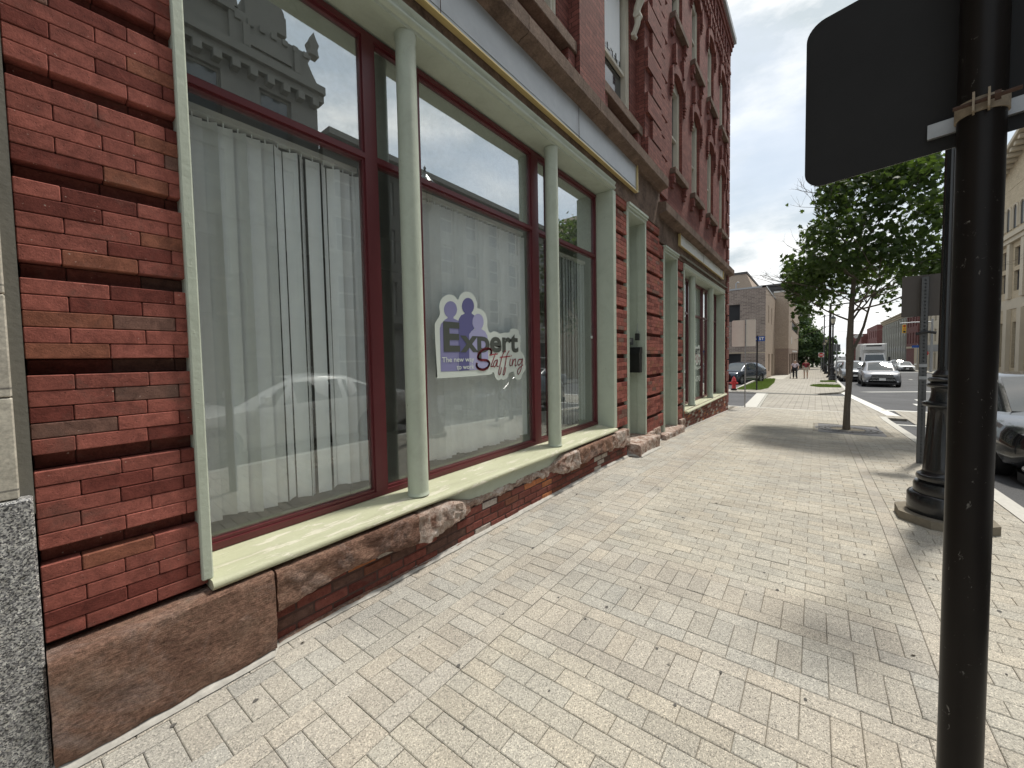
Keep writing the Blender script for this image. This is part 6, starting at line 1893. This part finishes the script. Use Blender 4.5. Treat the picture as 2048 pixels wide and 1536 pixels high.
# tall stone block with the dark overhanging cornice
tb = empty('tall_building', (96, 6, -1.6), 'tall grey stone building with a dark overhanging cornice behind the office', 'building')
Fa = frame_of((97, 22, 0), (0, -1, 0), (-1, 0, 0))
Fb = frame_of((97, 1.2, 0), (1, 0, 0), (0, -1, 0))
hl = [(1.4 + 2.8 * k, 2.8 + 2.8 * k, z, z + 1.9) for k in range(7) for z in (1.5, 5.2, 8.9, 11.6)]
mb = MB(); wall(mb, Fa, 0, 20.8, -2, 14.2, hl, .3); wall(mb, Fb, 0, 18, -2, 14.2, [(1.4 + 2.8 * k, 2.8 + 2.8 * k, z, z + 1.9) for k in range(6) for z in (1.5, 5.2, 8.9, 11.6)], .3)
mb.build('wall', M['grey_stone'], tb, recalc=False)
for h in hl: window(tb, Fa, h[0], h[1], h[2], h[3], .15, M['white_trim'], M['far_window_glass'], .12, True)
mb = MB(); mb.box(97.4, 115, 1.6, 22, -2, 14.1); mb.build('rear_block', M['roofing'], tb)
mb = MB()
for a, b, c in ((14.2, 14.7, .35), (14.7, 15.4, .6), (15.4, 15.75, 1.1)): mb.fbox(Fa, 0, 20.8 + c, -c, 3, a, b); mb.box(97, 115, 1.2 - c, 1.3, a + .002, b - .002)
mb.build('cornice', M['dark_cornice'], tb)

# ------------------------------------------------------------------ far trees
def big_tree(x, y, h, r_, n, label, mat='far_leaf', seed=0, group='trees along the far street', s=.42, name='street_tree', lo=.25):
    random.seed(seed); zg = gz(x)
    root = empty(name, (x, y, zg), label, 'tree', group)
    m = MB(); b = Vector((x, y, zg))
    m.tube([b, b + Vector((.1, 0, h * .3)), b + Vector((0, .1, h * .6)), b + Vector((0, 0, h * .85))], [h * .03, h * .022, h * .012, .03], 9)
    for k in range(7):
        a = k * 2.4; q = b + Vector((0, 0, h * (.28 + .06 * k)))
        m.tube([q, q + Vector((math.cos(a) * r_ * .4, math.sin(a) * r_ * .4, h * .1)), q + Vector((math.cos(a) * r_ * .75, math.sin(a) * r_ * .75, h * .2))], [h * .01, h * .007, .02], 6)
    m.build('trunk', M['bark'], root, True)
    m = MB(); Q = [(0, 0), (.5, .25), (.35, .8), (-.1, 1), (-.5, .6), (-.4, .15)]
    nc = 46
    for c in range(nc):
        while True:
            u = Vector((random.uniform(-1, 1), random.uniform(-1, 1), random.uniform(-1, 1)))
            if .35 < u.length < 1: break
        p = b + Vector((u.x * r_, u.y * r_, h * (lo + (1 - lo) / 2) + u.z * h * (1 - lo) / 2 * .95))
        tone = random.random()
        for i in range(n // nc):
            q = p + Vector((random.gauss(0, r_ * .17), random.gauss(0, r_ * .17), random.gauss(0, r_ * .13)))
            v = min(1, max(0, tone * .6 + random.random() * .45)); leaf(m, q, random.uniform(.7, 1.2) * s, (v, v, v), .7, Q)
    m.build('crown', M[mat], root, recalc=False)
big_tree(88, 1.3, 7.6, 2.5, 5200, 'dense green street tree before the tall stone building, lower crown', seed=3, s=.34, lo=.1)
big_tree(92, 3.3, 12.8, 2.6, 5200, 'tallest green tree rising between the office and the stone building', seed=4, s=.34, lo=.2)
big_tree(112, .6, 8.5, 3.0, 4200, 'farther green tree closing the view down the pavement', seed=7, s=.42, lo=.08)
big_tree(135, -1.2, 8.0, 3.2, 3000, 'most distant green tree over the parked cars', seed=8, s=.55, lo=.08)

# ------------------------------------------------------------------ right hand street fronts
def facade(name, x0, x1, y, z0, z1, rows, nc, wmat, label, winw=.5, gf=None, cornice=None, cmat='white_trim', depth=14, pil=False, near_wall=True, arched=()):
    root = empty(name, ((x0 + x1) / 2, y, z0), label, 'building')
    F = frame_of((x1, y, 0), (-1, 0, 0), (0, 1, 0)); Wd = x1 - x0
    pitch = Wd / nc; hl = []
    for za, zb_ in rows:
        for k in range(nc): hl.append((pitch * (k + .5 - winw / 2), pitch * (k + .5 + winw / 2), za, zb_))
    mb = MB(); wall(mb, F, 0, Wd, z0, z1, hl, .35); mb.build('wall', M[wmat], root, recalc=False)
    if near_wall:
        G_ = frame_of((x0, y, 0), (0, -1, 0), (-1, 0, 0)); mb = MB(); wall(mb, G_, 0, depth, z0, z1, [], .3); mb.build('end_wall', M[wmat], root, recalc=False)
    for i, h in enumerate(hl):
        if i < 60: window(root, F, h[0], h[1], h[2], h[3], .2, M['dark_cornice'], M['far_window_glass'], .09, True)
    mb = MB(); mb.box(x0 + .3, x1 - .3, y - depth, y - .5, z0, z1 - .1); mb.build('rear_block', M['roofing'], root)
    if gf:
        mb = MB(); mb.fbox(F, -.002, Wd + .002, -.06, -.002, gf[0], gf[1]); mb.build('string_band', M[gf[2]], root)
    if cornice:
        mb = MB()
        for k, (o_, h) in enumerate(((.25, .35), (.5, .3), (.75, .2))): mb.fbox(F, -.1, Wd + .1, -o_, .4, z1 + .35 * k - .3, z1 + .35 * k - .3 + h)
        mb.build('cornice', M[cmat], root)
    if pil:
        mb = MB()
        for k in range(nc + 1): mb.fbox(F, max(0, pitch * k - .28), min(Wd, pitch * k + .28), -.18, -.002, rows[0][0] - .6, rows[-1][1] + .6)
        mb.build('pilasters', M[pil], root)
    return root, F
facade('cream_building', 80, 96, -14, -2, 8.9, [(-1.2, 1.2), (2.9, 4.8), (6.0, 7.8)], 5, 'cream_stone', 'cream building with tall dark windows and grey street floor, behind the perforated post', .38, (1.4, 2.4, 'grey_render'))
facade('red_brick_house', 97.5, 108, -14, -2, 9.4, [(2.9, 4.9), (6.0, 8.0)], 4, 'far_red_brick', 'narrow dark red brick building next to the cream one', .42, (2.0, 2.35, 'tan_stone'), True, 'dark_cornice')
rt_, _F = facade('tan_corner_shop', 92.5, 97.4, -13.6, -2, 2.1, [], 1, 'tan_stone', 'low tan shop front before the red brick building', near_wall=True, depth=5)
facade('pilastered_building', 108.5, 142, -14, -2.6, 8.6, [(-1.6, 1.0), (2.6, 4.6), (5.6, 7.4)], 11, 'grey_stone', 'long grey stone building with pilasters and a pale cornice beyond the red brick one', .5, (1.5, 2.2, 'grey_render'), True, 'tan_stone', pil='grey_stone')
facade('tall_red_building', 150, 178, -13.5, -3, 9.2, [(2.0, 4.0), (5.6, 7.6)], 5, 'far_red_brick', 'distant red brick block above the truck', .28, near_wall=True, depth=12)
facade('distant_red_building', 205, 250, -11.5, -4, 8.6, [(2.0, 4.5)], 5, 'far_red_brick', 'farthest low red brick building behind the tree trunk', .3, near_wall=True, depth=16)
facade('stepped_brick_house', 176, 200, -12, -4, 7.0, [(1.0, 3.0)], 5, 'far_red_brick', 'low brick house between truck and distant blocks', .3, None, True, 'white_trim', depth=10)
# building with round arched top floor at the right edge
ar, Fr = facade('arched_building', 38, 66, -14, -1.4, 16.4, [(-.2, 4.0), (6.8, 8.6), (9.0, 10.7)], 9, 'far_cream_brick', 'pale brick building with round arched top windows and raking roof at the right edge', .52, (5.2, 6.1, 'cream_stone'))
m = MB()
for k in range(10):
    a = 28 / 9 * k; m.fbox(Fr, max(0, a - .42), min(28, a + .42), -.28, -.003, -1.4, 5.15); m.fbox(Fr, max(0, a - .34), min(28, a + .34), -.22, -.003, 6.15, 11.6)
m.build('pilasters', M['cream_stone'], ar)
m = MB(); m.fbox(Fr, -.1, 28.1, -.45, -.003, 11.6, 12.0); m.fbox(Fr, -.1, 28.1, -.3, -.003, 11.2, 11.6); m.build('string_band', M['cream_stone'], ar)
for k in range(18):
    a = 28 / 18 * (k + .5)
    P = [(a - .42, 12.5), (a + .42, 12.5)] + [(a + .42 * math.cos(t * PI / 8), 14.1 + .42 * math.sin(t * PI / 8)) for t in range(9)]
    m = MB(); m.prism(P, lambda u, z: Fr(u, -.03, z), lambda u, z: Fr(u, .05, z)); w_ = m.build('arched_window', M['far_window_glass'], ar)
    m = MB()
    pts = [Fr(a + .52 * math.cos(t * PI / 8), -.05, 14.1 + .52 * math.sin(t * PI / 8)) for t in range(9)]
    m.tube([Fr(a + .52, -.05, 12.5)] + pts + [Fr(a - .52, -.05, 12.5)], .09, 6); m.build('arch_trim', M['cream_stone'], w_)
m = MB(); m.prism([(0, 16.3), (28, 16.3), (14, 19.6)], lambda u, z: Fr(u, -.02, z), lambda u, z: Fr(u, 3, z)); m.build('gable_wall', M['far_cream_brick'], ar)
m = MB()
for s in (-1, 1):
    for k in range(16):
        m = MB(); t0 = k / 16; u = 14 + s * 14 * (1 - t0); z = 16.3 + 3.3 * t0; u2 = 14 + s * 14 * (1 - t0 - .03); m.fbox(Fr, min(u, u2), max(u, u2), -.85, -.02, z - .15, z + .15); m.build('bracket', M['cream_stone'], ar)
m = MB()
for s in (-1, 1):
    m.prism([(14 + s * 14.6, 16.35), (14, 19.75), (14, 20.1), (14 + s * 14.6, 16.7)], lambda u, z: Fr(u, -1.0, z), lambda u, z: Fr(u, 3, z))
m.build('raking_cornice', M['cream_stone'], ar)

# traffic light on its arm
r = empty('traffic_light', (72, -11.6, gz(72)), 'yellow traffic light hanging from a pale arm across the road', 'traffic light')
m = MB(); m.tube([(72, -11.6, gz(72)), (72, -11.6, 5.6)], [.14, .10], 12); m.build('pole', M['galvanised'], r, True)
m = MB(); m.tube([(72, -11.6, 5.2), (72, -9.9, 5.25), (72, -8.7, 5.2)], .07, 8); m.build('arm', M['galvanised'], r, True)
m = MB(); m.bbox(71.8, 72.1, -9.25, -8.9, 3.9, 5.0, .03); h = m.build('signal_head', M['traffic_yellow'], r)
for z, c in ((4.82, 'tail_red'), (4.45, 'amber_lens'), (4.08, 'black_plastic')): m = MB(); m.tube([(71.74, -9.07, z), (71.8, -9.07, z)], .12, 14); m.build('lens', M[c], h)
r = empty('blue_direction_sign', (82, -11.9, gz(82)), 'small blue sign beside the lamp across the road', 'sign')
m = MB(); m.tube([(82.1, -11.8, gz(82)), (82.1, -11.8, 2.6)], .04, 8); m.build('post', M['galvanised'], r)
m = MB(); m.box(82.04, 82.06, -12.4, -11.2, 2.0, 2.35); m.build('sign_panel', M['blue_sign'], r)
r = empty('do_not_enter_sign', (74, -11.3, gz(74)), 'do not enter sign across the road beside the perforated post', 'sign')
m = MB(); m.tube([(74.1, -11.3, gz(74)), (74.1, -11.3, 1.5)], .04, 8); m.build('post', M['galvanised'], r)
m = MB(); m.prism([(-11.3 + .38 * math.cos(t * PI / 12), 1.2 + .38 * math.sin(t * PI / 12)) for t in range(24)], lambda a, z: (74.0, a, z), lambda a, z: (74.01, a, z)); m.build('red_disc', M['sign_red'], r)
m = MB(); m.box(73.985, 73.995, -11.56, -11.04, 1.14, 1.26); m.build('bar', M['sign_white'], r)
# overhead wires across the distant street
m = MB()
for x, z in ((76, 6.4), (98, 5.8)):
    m.tube([(x, -.9, z), (x + 3, -5, z - .25), (x + 6, -9, z - .1), (x + 9, -13.6, z + .6)], .02, 5)
tag(m.build('overhead_wires', M['black_plastic']), 'thin overhead wires sagging across the distant street', 'wires')

# ------------------------------------------------------------------ across the street, mirrored in the shop windows
ob1 = empty('gabled_building', (0, -14.2, 0), 'tall dark stone building with a stepped gable across the street, mirrored in the glass', 'building')
Fo = frame_of((9.4, -14, 0), (-1, 0, 0), (0, 1, 0))
hl = [(1.2 + 2.7 * k, 2.5 + 2.7 * k, z, z + 2.2) for k in range(9) for z in (4.6, 8.2, 11.4)] + [(1 + 4.2 * k, 4 + 4.2 * k, .6, 3.2) for k in range(5)]
mb = MB(); wall(mb, Fo, 0, 26, 0, 14.4, hl, .3); mb.build('wall', M['opposite_wall'], ob1, recalc=False)
for h in hl: window(ob1, Fo, h[0], h[1], h[2], h[3], .18, M['opposite_trim'], M['dark_window_glass'], .1, True)
mb = MB()
for k, (o_, za, zb_) in enumerate(((.5, 14.4, 14.75), (.3, 14.1, 14.4), (.2, 10.9, 11.1), (.2, 7.6, 7.9), (.35, 3.6, 4.1))): mb.fbox(Fo, -.2, 26, -o_, .3, za, zb_)
mb.build('cornice', M['opposite_trim'], ob1)
mb = MB()
for pts in ([(0, 14.7), (3.6, 14.7), (3.6, 16.2), (1.8, 16.2), (1.8, 16.0), (.3, 16.0), (.5, 15.6), (.3, 15.2)], [(1.4, 16.2), (3.0, 16.2), (3.0, 17.0), (1.4, 17.0)]): mb.prism(pts, lambda u, z: Fo(u, -.3, z), lambda u, z: Fo(u, 1.2, z))
mb.fbox(Fo, 3.6, 26, -.1, 1.0, 14.75, 16.0); mb.fbox(Fo, 3.4, 26, -.35, 1.0, 16.0, 16.3)
mb.prism([(2.2 + .75 * math.cos(t * PI / 10), 17.0 + .62 * math.sin(t * PI / 10)) for t in range(11)], lambda u, z: Fo(u, -.3, z), lambda u, z: Fo(u, .6, z))
for q in range(40): mb.fbox(Fo, .1 + q * .64, .38 + q * .64, -.42, -.002, 13.75, 14.08)
for q in range(7): mb.fbox(Fo, .5 + q * .45, .72 + q * .45, -.40, -.302, 15.75, 15.98)
mb.fbox(Fo, .9, 1.15, -.45, -.302, 14.8, 15.7); mb.fbox(Fo, 2.9, 3.15, -.45, -.302, 14.8, 15.7)
for u, z in ((.15, 16.2), (3.45, 16.3), (7.5, 16.3), (11.5, 16.3)): mb.prism([(u - .22, z), (u + .22, z), (u + .16, z + .3), (u + .24, z + .55), (u + .1, z + .8), (u, z + 1.05), (u - .1, z + .8), (u - .24, z + .55), (u - .16, z + .3)], lambda a, b: Fo(a, -.25, b), lambda a, b: Fo(a, .2, b))
mb.prism([(2.2 + .95 * math.cos(t * PI / 10), 14.95 + .6 * math.sin(t * PI / 10)) for t in range(11)], lambda u, z: Fo(u, -.42, z), lambda u, z: Fo(u, -.302, z))
mb.build('stepped_gable', M['opposite_trim'], ob1)
mb = MB(); mb.box(-16.5, 9.1, -30, -14.5, 0, 14.4); mb.build('rear_block', M['opposite_wall'], ob1)
ob2 = empty('long_brick_block', (21, -14.2, 0), 'long pale block with paired windows across the street, mirrored in the centre pane', 'building')
Fo2 = frame_of((31, -14, 0), (-1, 0, 0), (0, 1, 0))
hl = [(.9 + 2.35 * k, 2.1 + 2.35 * k, z, z + 1.9) for k in range(9) for z in (4.2, 7.2, 9.9)] + [(.8 + 4.2 * k, 4.2 + 4.2 * k, .2, 3.0) for k in range(5)]
mb = MB(); wall(mb, Fo2, 0, 21.4, -.8, 12.6, hl, .3); mb.build('wall', M['grey_stone'], ob2, recalc=False)
for h in hl: window(ob2, Fo2, h[0], h[1], h[2], h[3], .15, M['white_trim'], M['dark_window_glass'], .12, True)
mb = MB()
for o_, za, zb_ in ((.7, 12.6, 12.9), (.4, 12.2, 12.6), (.2, 3.3, 3.7)): mb.fbox(Fo2, 0, 21.4, -o_, .3, za, zb_)
mb.build('cornice', M['opposite_trim'], ob2)
mb = MB(); mb.box(9.9, 30.7, -30, -14.5, -.8, 12.5); mb.build('rear_block', M['opposite_wall'], ob2)
